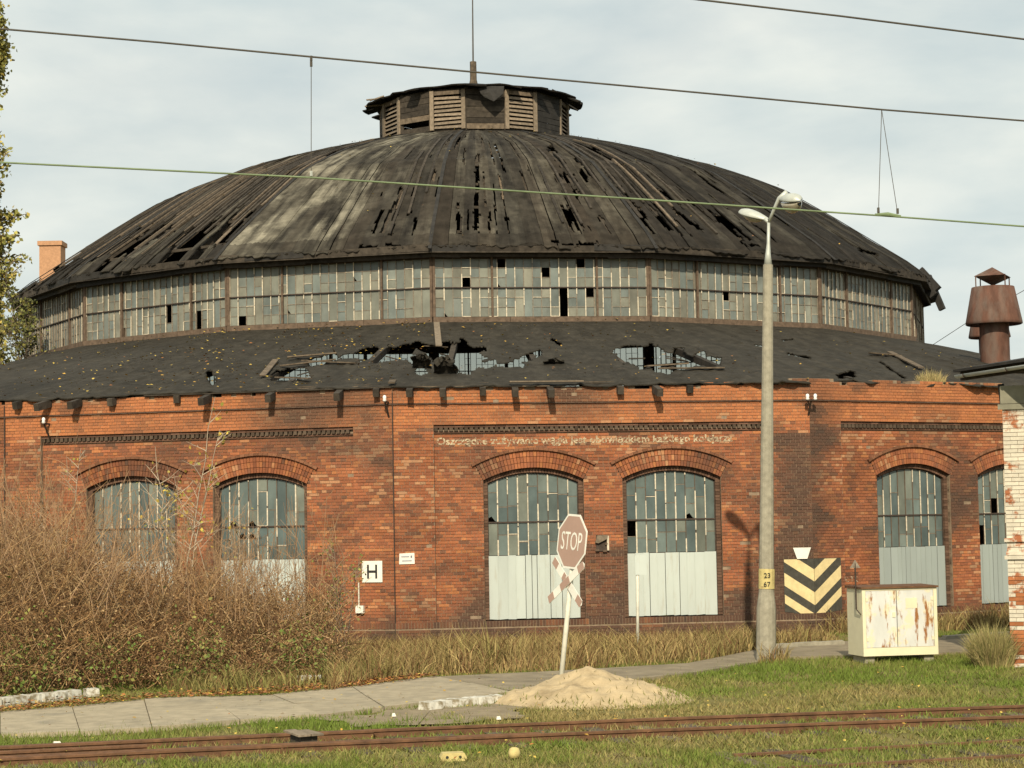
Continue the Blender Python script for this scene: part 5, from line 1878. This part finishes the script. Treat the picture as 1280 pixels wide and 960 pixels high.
# ================================================================== overhead line
tdir = np.array([1.0, 0.2]); tdir /= np.linalg.norm(tdir)
tn = np.array([-tdir[1], tdir[0]])
def wire_pts(P0, pix):
    return [hit_line(x, y, P0, tn) for x, y in pix]
def extend(pts, n=45):
    a, b2 = np.array(pts[0]), np.array(pts[1]); c, d = np.array(pts[-2]), np.array(pts[-1])
    u = (a - b2) / np.linalg.norm(a - b2); v = (d - c) / np.linalg.norm(d - c)
    return [a + u * n] + list(pts) + [d + v * n]
P1 = np.array((0.0, 15.8))
def wire(label, P0, pix, r, mat):
    pts = extend(wire_pts(P0, pix))
    mb = MB(); mb.tube(pts, r, 6)
    o = thing('overhead_wire', label, 'overhead wire', data=mb.mesh('overhead_wire', mat, True))
    return o
wire('dark sagging carrier wire passing in front of the lantern', P1, ((0, 36), (200, 53), (389, 71), (592, 90), (800, 109), (1102, 137), (1280, 151)), 0.0075, M['wire'])
wire('green tarnished contact wire passing in front of the dome', P1, ((0, 203), (389, 222), (800, 249), (1108, 270), (1280, 283)), 0.0075, M['wire_copper'])
wire('dark wire crossing only the sky near the chimney cowls', np.array((0.0, 12.6)), ((860, -2), (1050, 20), (1280, 49)), 0.0065, M['wire'])
# dropper wires
t = thing('dropper', 'single straight dropper wire hanging between carrier and contact wires', 'dropper', tuple(wire_pts(P1, ((389, 222),))[0]))
a, b2 = wire_pts(P1, ((389, 71), (389, 222)))
mb = MB(); mb.tube([a, b2], 0.003, 5); part('wire', mb, M['wire'], t, W0)
for y in (73, 80, 217):
    p = wire_pts(P1, ((389, y),))[0]
    mb = MB(); mb.tube([p + np.array((0, 0, -0.02)), p + np.array((0, 0, 0.02))], [0.012, 0.012], 6); part('clip', mb, M['galv'] if y > 200 else M['wire'], t, W0)
t = thing('dropper', 'forked dropper with two wires and a green clamp on the contact wire', 'dropper', tuple(wire_pts(P1, ((1108, 270),))[0]))
for x in (1098, 1122):
    a, b2 = wire_pts(P1, ((1102, 137), (x, 267)))
    mb = MB(); mb.tube([a, b2], 0.003, 5); part('wire', mb, M['wire'], t, W0)
a, b2 = wire_pts(P1, ((1094, 268), (1126, 270)))
mb = MB(); mb.tube([a, (np.array(a) + b2) / 2 + np.array((0, 0, 0.006)), b2], [0.008, 0.02, 0.008], 8); part('clamp', mb, M['wire_copper'], t, W0)
for x, y in ((1098, 264), (1122, 265)):
    p = wire_pts(P1, ((x, y),))[0]
    mb = MB(); mb.tube([p + np.array((0, 0, -0.015)), p + np.array((0, 0, 0.03))], 0.011, 6); part('clip', mb, M['wire'], t, W0)
# stay wire from the drum towards the ventilator
a, b2 = at_depth(1168, 428, 62), at_depth(1290, 352, 60)
mb = MB(); mb.tube([at_depth(1166, 431, 63), at_depth(1212, 401, 61.5), at_depth(1330, 335, 58)], 0.01, 5)
thing('stay_wire', 'thin stay wire slanting up from the drum towards the ventilator', 'stay wire', data=mb.mesh('stay_wire', M['wire']))
# ================================================================== vegetation
def blades(name, pos, h, lean, width, col, mat, segs=1, kind='stuff'):
    """pos (n,3), h (n,), lean (n,2), width (n,), col (n,3) -> grass as tapering blades"""
    n = len(pos)
    a = rng.uniform(0, 2 * math.pi, n)
    dx, dy = np.cos(a) * width / 2, np.sin(a) * width / 2
    if segs == 1:
        V = np.zeros((n, 3, 3))
        V[:, 0] = pos + np.c_[dx, dy, np.zeros(n)]
        V[:, 1] = pos - np.c_[dx, dy, np.zeros(n)]
        V[:, 2] = pos + np.c_[lean[:, 0], lean[:, 1], h]
        T = np.arange(n * 3).reshape(n, 3)
        return np_mesh(name, V.reshape(-1, 3), T, mat, col)
    V = np.zeros((n, 5, 3))
    V[:, 0] = pos + np.c_[dx, dy, np.zeros(n)]
    V[:, 1] = pos - np.c_[dx, dy, np.zeros(n)]
    m_ = pos + np.c_[lean[:, 0] * 0.35, lean[:, 1] * 0.35, h * 0.6]
    V[:, 2] = m_ - np.c_[dx, dy, np.zeros(n)] * 0.75
    V[:, 3] = m_ + np.c_[dx, dy, np.zeros(n)] * 0.75
    V[:, 4] = pos + np.c_[lean[:, 0], lean[:, 1], h]
    base = (np.arange(n) * 5)[:, None]
    T = np.concatenate([base + np.array([0, 1, 2]), base + np.array([0, 2, 3]), base + np.array([3, 2, 4])])
    return np_mesh(name, V.reshape(-1, 3), T, mat, np.concatenate([col] * 3))

def vnoise(x, y, sc, seed=0.0):
    return np.array([nz(a * sc, b * sc, seed) for a, b in zip(x, y)])

def inside(poly, x, y):
    poly = np.asarray(poly)
    r = np.zeros(len(x), bool)
    j = len(poly) - 1
    for i in range(len(poly)):
        xi, yi = poly[i]; xj, yj = poly[j]
        c = ((yi > y) != (yj > y)) & (x < (xj - xi) * (y - yi) / (yj - yi + 1e-12) + xi)
        r ^= c
        j = i
    return r
path_poly = far + near[::-1]
lane_poly = [g2(a[0], a[1]) for a in lane_pts] + [g2(a[2], a[3]) for a in lane_pts][::-1]
apron_poly = poly
# short turf
N_ = 330000
yy = 20.5 + 29.5 * rng.random(N_) ** 1.25
xx = (rng.random(N_) * 2 - 1) * (yy * 0.275 + 1.6)
wa, wb = 0.3 * vnoise(xx, yy, 1.6, 61.0), 0.35 * vnoise(xx, yy, 1.9, 67.0)
hard = inside(path_poly, xx + wa, yy + wb) | inside(lane_poly, xx + wa, yy + wb)
keep = ~hard | (rng.random(N_) < 0.03)
ap = inside(apron_poly, xx + wa, yy + wb)
apn = np.zeros(N_); ii = np.where(ap)[0]; apn[ii] = vnoise(xx[ii], yy[ii], 1.4, 3.0)
keep &= ~ap | (rng.random(N_) < np.clip(0.12 + 1.2 * apn, 0.03, 0.9))
rA = np.hypot((xx - mc[0]) / 1.75, (yy - mc[1]) / 1.55)
mz = np.zeros(N_)
close = (np.abs(xx - mc[0] - 0.6) < 2.6) & (np.abs(yy - mc[1]) < 2.2)
idx = np.where(close & keep)[0]
mz[idx] = [mound_z(a, b) for a, b in zip(xx[idx], yy[idx])]
keep &= (mz < 0.02) | (rng.random(N_) < 0.04 + 0.16 * (mz < 0.15) + 0.3 * (xx > mc[0] + 1.1))
lineA = np.array([curve_y(a, A0) for a in xx]) - yy
keep &= ~((lineA > -0.25) & (lineA < 1.75)) | (rng.random(N_) < 0.5)
xx, yy, mz, lineA = xx[keep], yy[keep], mz[keep], lineA[keep]
n1_ = vnoise(xx, yy, 0.32, 1.0); n2_ = vnoise(xx, yy, 1.1, 5.0); n3_ = vnoise(xx, yy, 3.0, 8.0)
thin = rng.random(len(xx)) < np.clip(0.78 + 0.9 * n2_ + 0.6 * n3_, 0.15, 1)
xx, yy, mz, n1_, n2_, lineA = xx[thin], yy[thin], mz[thin], n1_[thin], n2_[thin], lineA[thin]
lush = np.exp(-(((xx - 5.6) / 2.6) ** 2 + ((yy - 38.4) / 2.4) ** 2)) + 0.8 * np.exp(-(((yy - (28.6 + 0.3 * (xx + 6))) / 1.2) ** 2)) * (xx < -1.5)
dry = np.exp(-(((xx - 2.6) / 2.8) ** 2 + ((yy - 31.0) / 1.8) ** 2))
gr = np.clip(0.62 + 0.9 * n1_ + 0.4 * n2_ + 0.55 * lush - 0.4 * dry + rng.normal(0, 0.24, len(xx)), 0, 1)
green = np.array((0.125, 0.17, 0.03)); straw = np.array((0.26, 0.205, 0.085))
col = green[None] * gr[:, None] + straw[None] * (1 - gr[:, None])
col *= rng.uniform(0.7, 1.3, (len(xx), 1))
h = (0.03 + 0.045 * rng.random(len(xx)) + 0.07 * lush * rng.random(len(xx))) * (1 + 0.4 * n2_)
ln = rng.normal(0, 0.05, (len(xx), 2))
me = blades('turf', np.c_[xx, yy, mz - 0.02], h + 0.02, ln, rng.uniform(0.012, 0.024, len(xx)), col, M['veg'])
o = add('turf', me, None, None, 'stuff')
o['label'] = 'short patchy green and straw coloured turf around the tracks'; o['category'] = 'grass'

def tall_grass(name, label, poly, n, h0, h1, green_f, seed, near_wall=False):
    poly = np.array(poly)
    lo, hi = poly.min(0), poly.max(0)
    x = rng.uniform(lo[0], hi[0], n * 3); y = rng.uniform(lo[1], hi[1], n * 3)
    k = inside(poly, x, y)
    x, y = x[k][:n], y[k][:n]
    k = ~inside(lane_poly, x, y); x, y = x[k], y[k]
    q = vnoise(x, y, 1.3, seed)
    q2 = vnoise(x, y, 0.5, seed + 3)
    k = rng.random(len(x)) < np.clip(0.75 + 0.8 * q, 0.1, 1); x, y, q, q2 = x[k], y[k], q[k], q2[k]
    h = (h0 + (h1 - h0) * rng.random(len(x)) ** 1.8) * (1 + 0.8 * q + 0.4 * q2)
    if near_wall:
        Mi = np.array(facet_matrix(R1, 0).inverted())
        dw = -(np.c_[x, y, np.zeros(len(x)), np.ones(len(x))] @ Mi.T)[:, 1]
        h *= np.clip(0.3 + 0.12 * dw, 0.25, 1.0)
    g = np.clip(green_f + 0.35 * q2 + rng.normal(0, 0.15, len(x)), 0, 1)[:, None]
    c = np.array((0.16, 0.17, 0.045)) * g + np.array((0.33, 0.235, 0.105)) * (1 - g)
    c *= rng.uniform(0.6, 1.25, (len(x), 1))
    brown = rng.random(len(x)) < 0.22
    c[brown] = np.array((0.17, 0.095, 0.045)) * rng.uniform(0.7, 1.2, (brown.sum(), 1))
    ln = (rng.normal(0, 0.5, (len(x), 2)) + 0.5 * np.c_[vnoise(x, y, 2.2, 31), vnoise(x, y, 2.2, 37)]) * h[:, None]
    me = blades(name, np.c_[x, y, np.full(len(x), -0.02)], h, ln, rng.uniform(0.006, 0.03, len(x)) ** 1.0, c, M['veg'], 2)
    o = add(name, me, None, None, 'stuff')
    o['label'] = label; o['category'] = 'grass'
    return o
def wallpt(k, s, out):
    p = facet_matrix(R1, k) @ Vector((s, -out, 0)); return (p.x, p.y)
tall_grass('dry_grass', 'tall straw coloured dry grass along the foot of the gates',
           [wallpt(-1, 9.6, 0.1), wallpt(0, 0.0, 0.12), wallpt(0, 10.3, 0.12), wallpt(0, 9.9, 6.0)] + [tuple(g2(*p)) for p in ((945, 824), (860, 829), (690, 840), (545, 846), (440, 858), (410, 868))], 30000, 0.15, 0.6, 0.18, 2.0, True)
tall_grass('weed_strip', 'brown weeds at the foot of the wall beyond the cabinet', [wallpt(1, 0.1, 0.12), wallpt(1, 9.8, 0.12), wallpt(1, 9.8, 1.6), wallpt(1, 5.0, 1.7), wallpt(1, 0.2, 2.0)], 8000, 0.2, 0.6, 0.2, 4.0)
tall_grass('verge_grass', 'low ragged grass round the foot of the lamp post', [tuple(g2(*p)) for p in ((880, 833), (930, 830), (985, 828), (985, 818), (940, 800), (890, 815))], 5200, 0.15, 0.5, 0.35, 6.0)
tall_grass('path_edge_grass', 'green tufts at the foot of the brambles beside the path', [tuple(g2(*p)) for p in ((210, 866), (300, 868), (400, 862), (480, 852), (540, 845), (470, 842), (330, 852), (200, 858))], 4200, 0.1, 0.42, 0.6, 7.0)

# tussock beside the whitewashed building
def tuft(name, label, cat, centre, n, rad, h0, h1, g0, spread, group=None, parent=None):
    a = rng.uniform(0, 2 * math.pi, n); r = rad * np.sqrt(rng.random(n))
    x, y = r * np.cos(a), r * np.sin(a)
    h = rng.uniform(h0, h1, n) * (1 - 0.35 * (r / rad) ** 2)
    ln = np.c_[x, y] / rad * spread * h[:, None] + rng.normal(0, 0.2, (n, 2)) * h[:, None]
    g = np.clip(g0 + rng.normal(0, 0.3, n), 0, 1)[:, None]
    c = (np.array((0.21, 0.24, 0.07)) * g + np.array((0.42, 0.33, 0.16)) * (1 - g)) * rng.uniform(0.65, 1.25, (n, 1))
    me = blades(name, np.c_[x, y, np.full(n, -0.02)], h * rng.uniform(0.5, 1.1, n), ln, rng.uniform(0.009, 0.02, n), c, M['veg'], 2)
    return thing(name, label, cat, tuple(centre), 0, group, me)
tc_ = g2(1244, 834)
tuft('grass_tussock', 'dense dry grass tussock against the whitewashed corner', 'tussock', (tc_[0], tc_[1] + 0.1, 0), 4200, 0.36, 0.5, 1.0, 0.35, 0.3)
pt = facet_matrix(R1, 1) @ Vector((on_bay(1, 1175, 478)[0], 0.35, 0))
tuft('wall_top_grass', 'straw coloured grass tuft growing on top of the wall by the gutter', 'grass tuft', (pt.x, pt.y, 6.28), 900, 0.36, 0.32, 0.55, 0.05, 0.25)

# leaves: small bent quads
def leaves(name, pos, size, cols, mat, flat=False):
    n = len(pos)
    if flat:
        nrm = np.c_[rng.normal(0, 0.25, n), rng.normal(0, 0.25, n), np.ones(n)]
    else:
        nrm = rng.normal(0, 1, (n, 3))
    nrm /= np.linalg.norm(nrm, axis=1, keepdims=True)
    t = np.cross(nrm, rng.normal(0, 1, (n, 3))); t /= np.linalg.norm(t, axis=1, keepdims=True)
    b2 = np.cross(nrm, t)
    s = np.asarray(size)[:, None]
    V = np.zeros((n, 4, 3))
    V[:, 0] = pos - t * s * 0.5
    V[:, 1] = pos + b2 * s * 0.34 + nrm * s * 0.1
    V[:, 2] = pos + t * s * 0.5
    V[:, 3] = pos - b2 * s * 0.34 + nrm * s * 0.1
    return np_mesh(name, V.reshape(-1, 3), np.arange(n * 4).reshape(n, 4), mat, cols)

AUT = np.array([(0.42, 0.25, 0.05), (0.33, 0.13, 0.04), (0.24, 0.11, 0.045), (0.5, 0.36, 0.08), (0.17, 0.085, 0.04)])
def aut(n, w=None):
    return AUT[rng.choice(len(AUT), n, p=w)] * rng.uniform(0.7, 1.3, (n, 1))
# along the far edge of the path
pts = []
for i in range(len(far) - 1):
    a, b2 = far[i], far[i + 1]
    L = np.linalg.norm(b2 - a)
    m_ = int(330 * L)
    f = rng.random(m_); d = np.abs(rng.normal(0, 0.55, m_)) - 0.2
    nrm = np.array((-(b2 - a)[1], (b2 - a)[0])) / L
    pts.append(a + (b2 - a) * f[:, None] + nrm * d[:, None])
p = np.concatenate(pts)
o = add('fallen_leaves', leaves('fallen_leaves', np.c_[p, np.full(len(p), 0.07) + rng.uniform(0, 0.03, len(p))], rng.uniform(0.035, 0.085, len(p)), aut(len(p), [.16, .28, .3, .06, .2]), M['leaf'], True), None, None, 'stuff')
o['label'] = 'brown fallen leaves drifted along the edge of the path'; o['category'] = 'leaves'
n = 420
x = rng.uniform(-8, 8, n); y = rng.uniform(24, 38, n)
o = add('scattered_leaves', leaves('scattered_leaves', np.c_[x, y, np.full(n, 0.075)], rng.uniform(0.03, 0.075, n), aut(n, [.4, .1, .1, .35, .05]), M['leaf'], True), None, None, 'stuff')
o['label'] = 'yellow leaves scattered over the turf'; o['category'] = 'leaves'
# on the lean-to roof
P_, c_ = [], []
for k, n, fy in ((-1, 900, 1), (0, 230, 0), (1, 60, 0), (-2, 300, 1)):
    for _ in range(n):
        u, v = rng.random(), rng.random()
        if fy and nz(u * 5, v * 4, 2) < -0.05 and rng.random() < 0.75: continue
        P_.append(lean_pt(k, u, v, 0.14))
P_ = np.array(P_)
o = add('roof_leaves', leaves('roof_leaves', P_, rng.uniform(0.05, 0.12, len(P_)), aut(len(P_), [.35, .08, .05, .5, .02]), M['leaf'], True), None, None, 'stuff')
o['label'] = 'yellow leaves scattered over the black lean-to roof'; o['category'] = 'leaves'
P_ = np.array([dome_pt(int(rng.integers(-2, 3)), rng.random(), rng.uniform(0.03, 0.95), 0.12) for _ in range(170)])
o = add('dome_leaves', leaves('dome_leaves', P_, rng.uniform(0.05, 0.1, len(P_)), aut(len(P_), [.3, .02, .02, .64, .02]), M['leaf'], True), None, None, 'stuff')
o['label'] = 'a few pale leaves caught on the dome'; o['category'] = 'leaves'

# ------------------------------------------------------------------ bramble thicket
def twigs(specs, sides=3):
    """specs: list of (points, r0, r1, colour) -> joined prisms"""
    V, T, Cc = [], [], []
    n0 = 0
    for pts, r0, r1, col in specs:
        pts = np.asarray(pts)
        m_ = len(pts)
        d = np.gradient(pts, axis=0)
        d /= np.linalg.norm(d, axis=1, keepdims=True) + 1e-9
        ref = np.array((0.37, 0.61, 0.7))
        s = np.cross(d, ref); s /= np.linalg.norm(s, axis=1, keepdims=True) + 1e-9
        t = np.cross(s, d)
        r = np.linspace(r0, r1, m_)[:, None]
        ring = np.stack([pts + r * (s * math.cos(a) + t * math.sin(a)) for a in (0, 2.094, 4.189)], 1)
        V.append(ring.reshape(-1, 3))
        for i in range(m_ - 1):
            for j in range(3):
                a, b2 = n0 + i * 3 + j, n0 + i * 3 + (j + 1) % 3
                T.append((a, b2, b2 + 3, a + 3)); Cc.append(col)
        n0 += m_ * 3
    return np.concatenate(V), np.array(T), np.array(Cc)

thick_poly = np.array([tuple(g2(*p)) for p in ((-60, 884), (0, 878), (110, 868), (240, 860), (330, 855), (440, 846))] + [wallpt(-1, 9.3, 3.2), wallpt(-1, 8.6, 1.4), wallpt(-1, 4.0, 1.2), wallpt(-1, 0.0, 1.5), (-14.5, 46.0)])
lo, hi = thick_poly.min(0), thick_poly.max(0)
def thicket_h(x, y):
    """height of the dense mass"""
    px = 640 + x / y * FPX
    base = np.interp(px, [-60, 0, 60, 130, 200, 260, 330, 390, 430, 455], [3.6, 3.3, 3.1, 2.4, 2.2, 2.1, 1.65, 1.8, 2.1, 1.3])
    return base * (1 + 0.22 * nz(x * 0.8, y * 0.8, 6))
def front(x, y):
    """0 at the path side, 1 a few metres in"""
    d = min(np.linalg.norm(np.array((x, y)) - (thick_poly[i] + (thick_poly[i + 1] - thick_poly[i]) * f)) for i in range(5) for f in (0, 0.25, 0.5, 0.75, 1))
    return d
specs, lp_, lc_ = [], [], []
r_ = np.random.default_rng(4)
cnt = 0
BR = np.array([(0.27, 0.155, 0.07), (0.33, 0.205, 0.095), (0.2, 0.11, 0.05), (0.38, 0.26, 0.135), (0.13, 0.072, 0.038)])
while cnt < 9500:
    x, y = r_.uniform(lo[0], hi[0]), r_.uniform(lo[1], hi[1])
    if not inside(thick_poly, np.array([x]), np.array([y]))[0]:
        continue
    d = front(x, y)
    if d > 4.5 and r_.random() < 0.55:
        continue
    cnt += 1
    H_ = thicket_h(x, y) * min(1, 0.45 + d * 0.28)
    az = r_.uniform(0, 2 * math.pi)
    start = r_.random() ** 1.5 * H_ * 0.75
    L = r_.uniform(0.5, 1.0) * (H_ - start * 0.4) * 0.85
    rise = r_.uniform(0.35, 1.25)
    droop = r_.uniform(0.2, 1.3)
    pts = []
    out = r_.uniform(0.25, 0.9)
    for i in range(5):
        f = i / 4
        z = start + L * (rise * f - droop * 0.55 * f * f)
        pts.append((x + math.cos(az) * L * out * f + r_.normal(0, 0.035), y + math.sin(az) * L * out * f + r_.normal(0, 0.035), max(0.02, z)))
    col = BR[r_.integers(0, 5)] * r_.uniform(0.75, 1.35)
    specs.append((pts, r_.uniform(0.005, 0.011) * (2.0 if r_.random() < 0.05 else 1), 0.0035, col))
    for _ in range(int(r_.integers(7, 15))):
        q = r_.random()
        i = min(3, int(q * 4)); f = q * 4 - i
        p = np.array(pts[i]) * (1 - f) + np.array(pts[i + 1]) * f + r_.normal(0, 0.06, 3)
        if p[2] > 0.05:
            lp_.append(p)
            if p[2] < 1.0 and r_.random() < (0.5 if nz(p[0] * 1.2, p[1] * 1.2, p[2]) > 0.12 else 0.04):
                lc_.append(np.array((0.15, 0.2, 0.05)) * r_.uniform(0.7, 1.5))
            else:
                lc_.append(BR[r_.integers(0, 5)] * r_.uniform(0.6, 1.15))
# upright thin shoots above the mass
for _ in range(1100):
    x, y = r_.uniform(lo[0], hi[0]), r_.uniform(lo[1], hi[1])
    if not inside(thick_poly, np.array([x]), np.array([y]))[0]:
        continue
    H_ = thicket_h(x, y)
    L = r_.uniform(0.7, 2.4)
    s0 = H_ * r_.uniform(0.45, 0.85)
    lx, ly = r_.normal(0, 0.22, 2)
    pts = [(x + lx * L * f + 0.05 * r_.normal(), y + ly * L * f, s0 + L * f) for f in (0, 0.33, 0.66, 1)]
    specs.append((pts, 0.008, 0.0035, np.array((0.34, 0.22, 0.13)) * r_.uniform(0.7, 1.3)))
    for _ in range(3):
        i = r_.integers(1, 3); p = np.array(pts[i])
        q = p + np.array((r_.normal(0, 0.25), r_.normal(0, 0.25), r_.uniform(0.15, 0.5)))
        specs.append(([p, (p + q) / 2 + r_.normal(0, 0.02, 3), q], 0.005, 0.003, np.array((0.32, 0.2, 0.11)) * r_.uniform(0.7, 1.3)))
V, T, Cc = twigs(specs)
th_o = add('bramble_thicket', np_mesh('bramble_thicket', V, T, M['veg'], Cc), None, None, 'stuff')
th_o['label'] = 'dense brown leafless bramble thicket in front of the left gates'; th_o['category'] = 'thicket'
lp_ = np.array(lp_)
add('thicket_leaves', leaves('thicket_leaves', lp_, r_.uniform(0.02, 0.055, len(lp_)), np.array(lc_), M['leaf']), th_o, None, 'stuff')

n = 1300
P_ = []
while len(P_) < n:
    f = r_.random() * 5
    i = int(f); q = thick_poly[i] + (thick_poly[i + 1] - thick_poly[i]) * (f - i) + np.array((r_.normal(0, 0.25), r_.uniform(-0.25, 1.1)))
    if nz(q[0] * 0.9, q[1] * 0.4, 5) > -0.02:
        P_.append((q[0], q[1], 0.05 + abs(r_.normal(0, 0.55))))
cols = np.array([(0.13, 0.19, 0.04), (0.17, 0.21, 0.06), (0.22, 0.21, 0.06)])[r_.integers(0, 3, n)] * r_.uniform(0.6, 1.3, (n, 1))
add('nettle_leaves', leaves('nettle_leaves', np.array(P_), r_.uniform(0.05, 0.1, n), cols, M['leaf']), th_o, None, 'stuff')

# ------------------------------------------------------------------ saplings and trees
def branchy(name, label, cat, base, H_, nb, spread, leafn, leafc, leafs, barkcol, seed, tr=0.02, lean=(0, 0), leaf_lo=0.3, group=None, stems=1):
    r2 = np.random.default_rng(seed)
    root = thing(name, label, cat, tuple(base), 0, group)
    tsp, bsp, tips = [], [], []
    for s in range(stems):
        az = r2.uniform(0, 6.28); so = (0 if stems == 1 else 0.14)
        hh = H_ * (1 if s == 0 else r2.uniform(0.55, 0.95))
        lx, ly = lean[0] + (r2.normal(0, 0.1) if stems > 1 else 0), lean[1] + (r2.normal(0, 0.1) if stems > 1 else 0)
        n = 9
        tp = np.array([(so * math.cos(az) + lx * hh * f + 0.012 * hh * r2.normal() * f, so * math.sin(az) + ly * hh * f + 0.012 * hh * r2.normal() * f, hh * f) for f in np.linspace(0, 1, n)])
        tsp.append((tp, tr, tr * 0.2, barkcol))
        for _ in range(nb):
            q = r2.uniform(leaf_lo * 0.8, 0.97)
            i = min(n - 2, int(q * (n - 1))); p = tp[i] + (tp[i + 1] - tp[i]) * (q * (n - 1) - i)
            L = spread * (1.15 - q) * r2.uniform(0.5, 1.1) + 0.12 * spread
            a2 = r2.uniform(0, 6.28)
            e = p + np.array((math.cos(a2) * L, math.sin(a2) * L, L * r2.uniform(0.35, 1.1)))
            m_ = (p + e) / 2 + np.array((0, 0, 0.08 * L)) + r2.normal(0, 0.04 * L, 3)
            bsp.append(([p, m_, e], tr * 0.38, tr * 0.1, barkcol))
            tips.append((p, m_, e))
            for _ in range(2):
                e2 = m_ + r2.normal(0, 0.35 * L, 3) + np.array((0, 0, 0.25 * L))
                bsp.append(([m_, (m_ + e2) / 2, e2], tr * 0.2, tr * 0.07, barkcol)); tips.append((m_, (m_ + e2) / 2, e2))
    def mk(nm, sp):
        V, T, Cc = twigs(sp)
        return add(nm, np_mesh(nm, V, T, M['veg'], Cc), root, None, 'stuff' if nm == 'limbs' else None)
    mk('trunk', tsp); mk('limbs', bsp)
    if leafn:
        P_ = []
        for _ in range(leafn):
            p, m_, e = tips[r2.integers(0, len(tips))]
            f = r2.random() ** 0.6
            P_.append(p * (1 - f) + e * f + r2.normal(0, 0.05 * spread + 0.03, 3))
        P_ = np.array(P_)
        cols = np.array([leafc[r2.integers(0, len(leafc))] for _ in range(leafn)]) * r2.uniform(0.65, 1.35, (leafn, 1))
        add('crown', leaves('crown', P_, r2.uniform(0.7, 1.3, leafn) * leafs, cols, M['leaf']), root, None, 'stuff')
    return root
YEL = [(0.46, 0.33, 0.06), (0.36, 0.27, 0.06), (0.27, 0.26, 0.06)]
pale = np.array((0.42, 0.34, 0.25))
def sap(x, ytop, Y, **kw):
    b_ = at_depth(x, 850, Y)
    t_ = at_depth(x, ytop, Y)
    return dict(base=(b_[0], b_[1], 0), H_=t_[2])
k1 = sap(212, 494, 44.5)
branchy('sapling', 'slender pale sapling with few yellow leaves rising above the thicket', 'sapling', k1['base'], k1['H_'], 12, 1.15, 170, YEL, 0.1, pale, 11, 0.034, (0.0, 0), 0.5, None, 3)
k1 = sap(60, 560, 44.0)
branchy('sapling', 'bare grey sapling with forked stems by the far left gate', 'sapling', k1['base'], k1['H_'], 9, 0.9, 30, YEL, 0.07, pale, 12, 0.03, (0.02, 0), 0.45, None, 4)
k1 = sap(292, 590, 42.0)
branchy('sapling', 'low yellowish sapling in front of the second left gate', 'sapling', k1['base'], k1['H_'], 10, 0.9, 60, YEL, 0.07, pale * 0.85, 13, 0.024, (-0.03, 0), 0.5, None, 2)
k1 = sap(432, 672, 41.0)
branchy('green_shrub', 'small green leaved shrub at the right end of the thicket', 'shrub', k1['base'], k1['H_'], 12, 0.7, 320, [(0.22, 0.22, 0.06), (0.3, 0.22, 0.08), (0.16, 0.19, 0.05)], 0.06, pale * 0.6, 14, 0.02, (0.0, 0), 0.4, None, 4)
# poplar behind the building and young birch rooted on the roof
b_ = at_depth(-28, 600, 112)
branchy('poplar_tree', 'tall yellowing poplar behind the roundhouse at its left side', 'tree', (b_[0], b_[1], 0), 33, 330, 3.0, 34000, [(0.3, 0.27, 0.07), (0.22, 0.22, 0.06), (0.38, 0.3, 0.08), (0.16, 0.16, 0.05)], 0.27, np.array((0.2, 0.16, 0.12)), 21, 0.28, (0, 0), 0.16)
b_ = at_depth(28, 446, 66.5)
branchy('roof_birch', 'young leafy birch rooted on the lean-to roof beside the drum', 'tree', (b_[0], b_[1], b_[2] - 0.3), 3.1, 34, 0.85, 1500, [(0.13, 0.14, 0.04), (0.2, 0.18, 0.05), (0.09, 0.1, 0.035)], 0.11, np.array((0.2, 0.16, 0.12)), 22, 0.035, (0, 0), 0.05, None, 3)
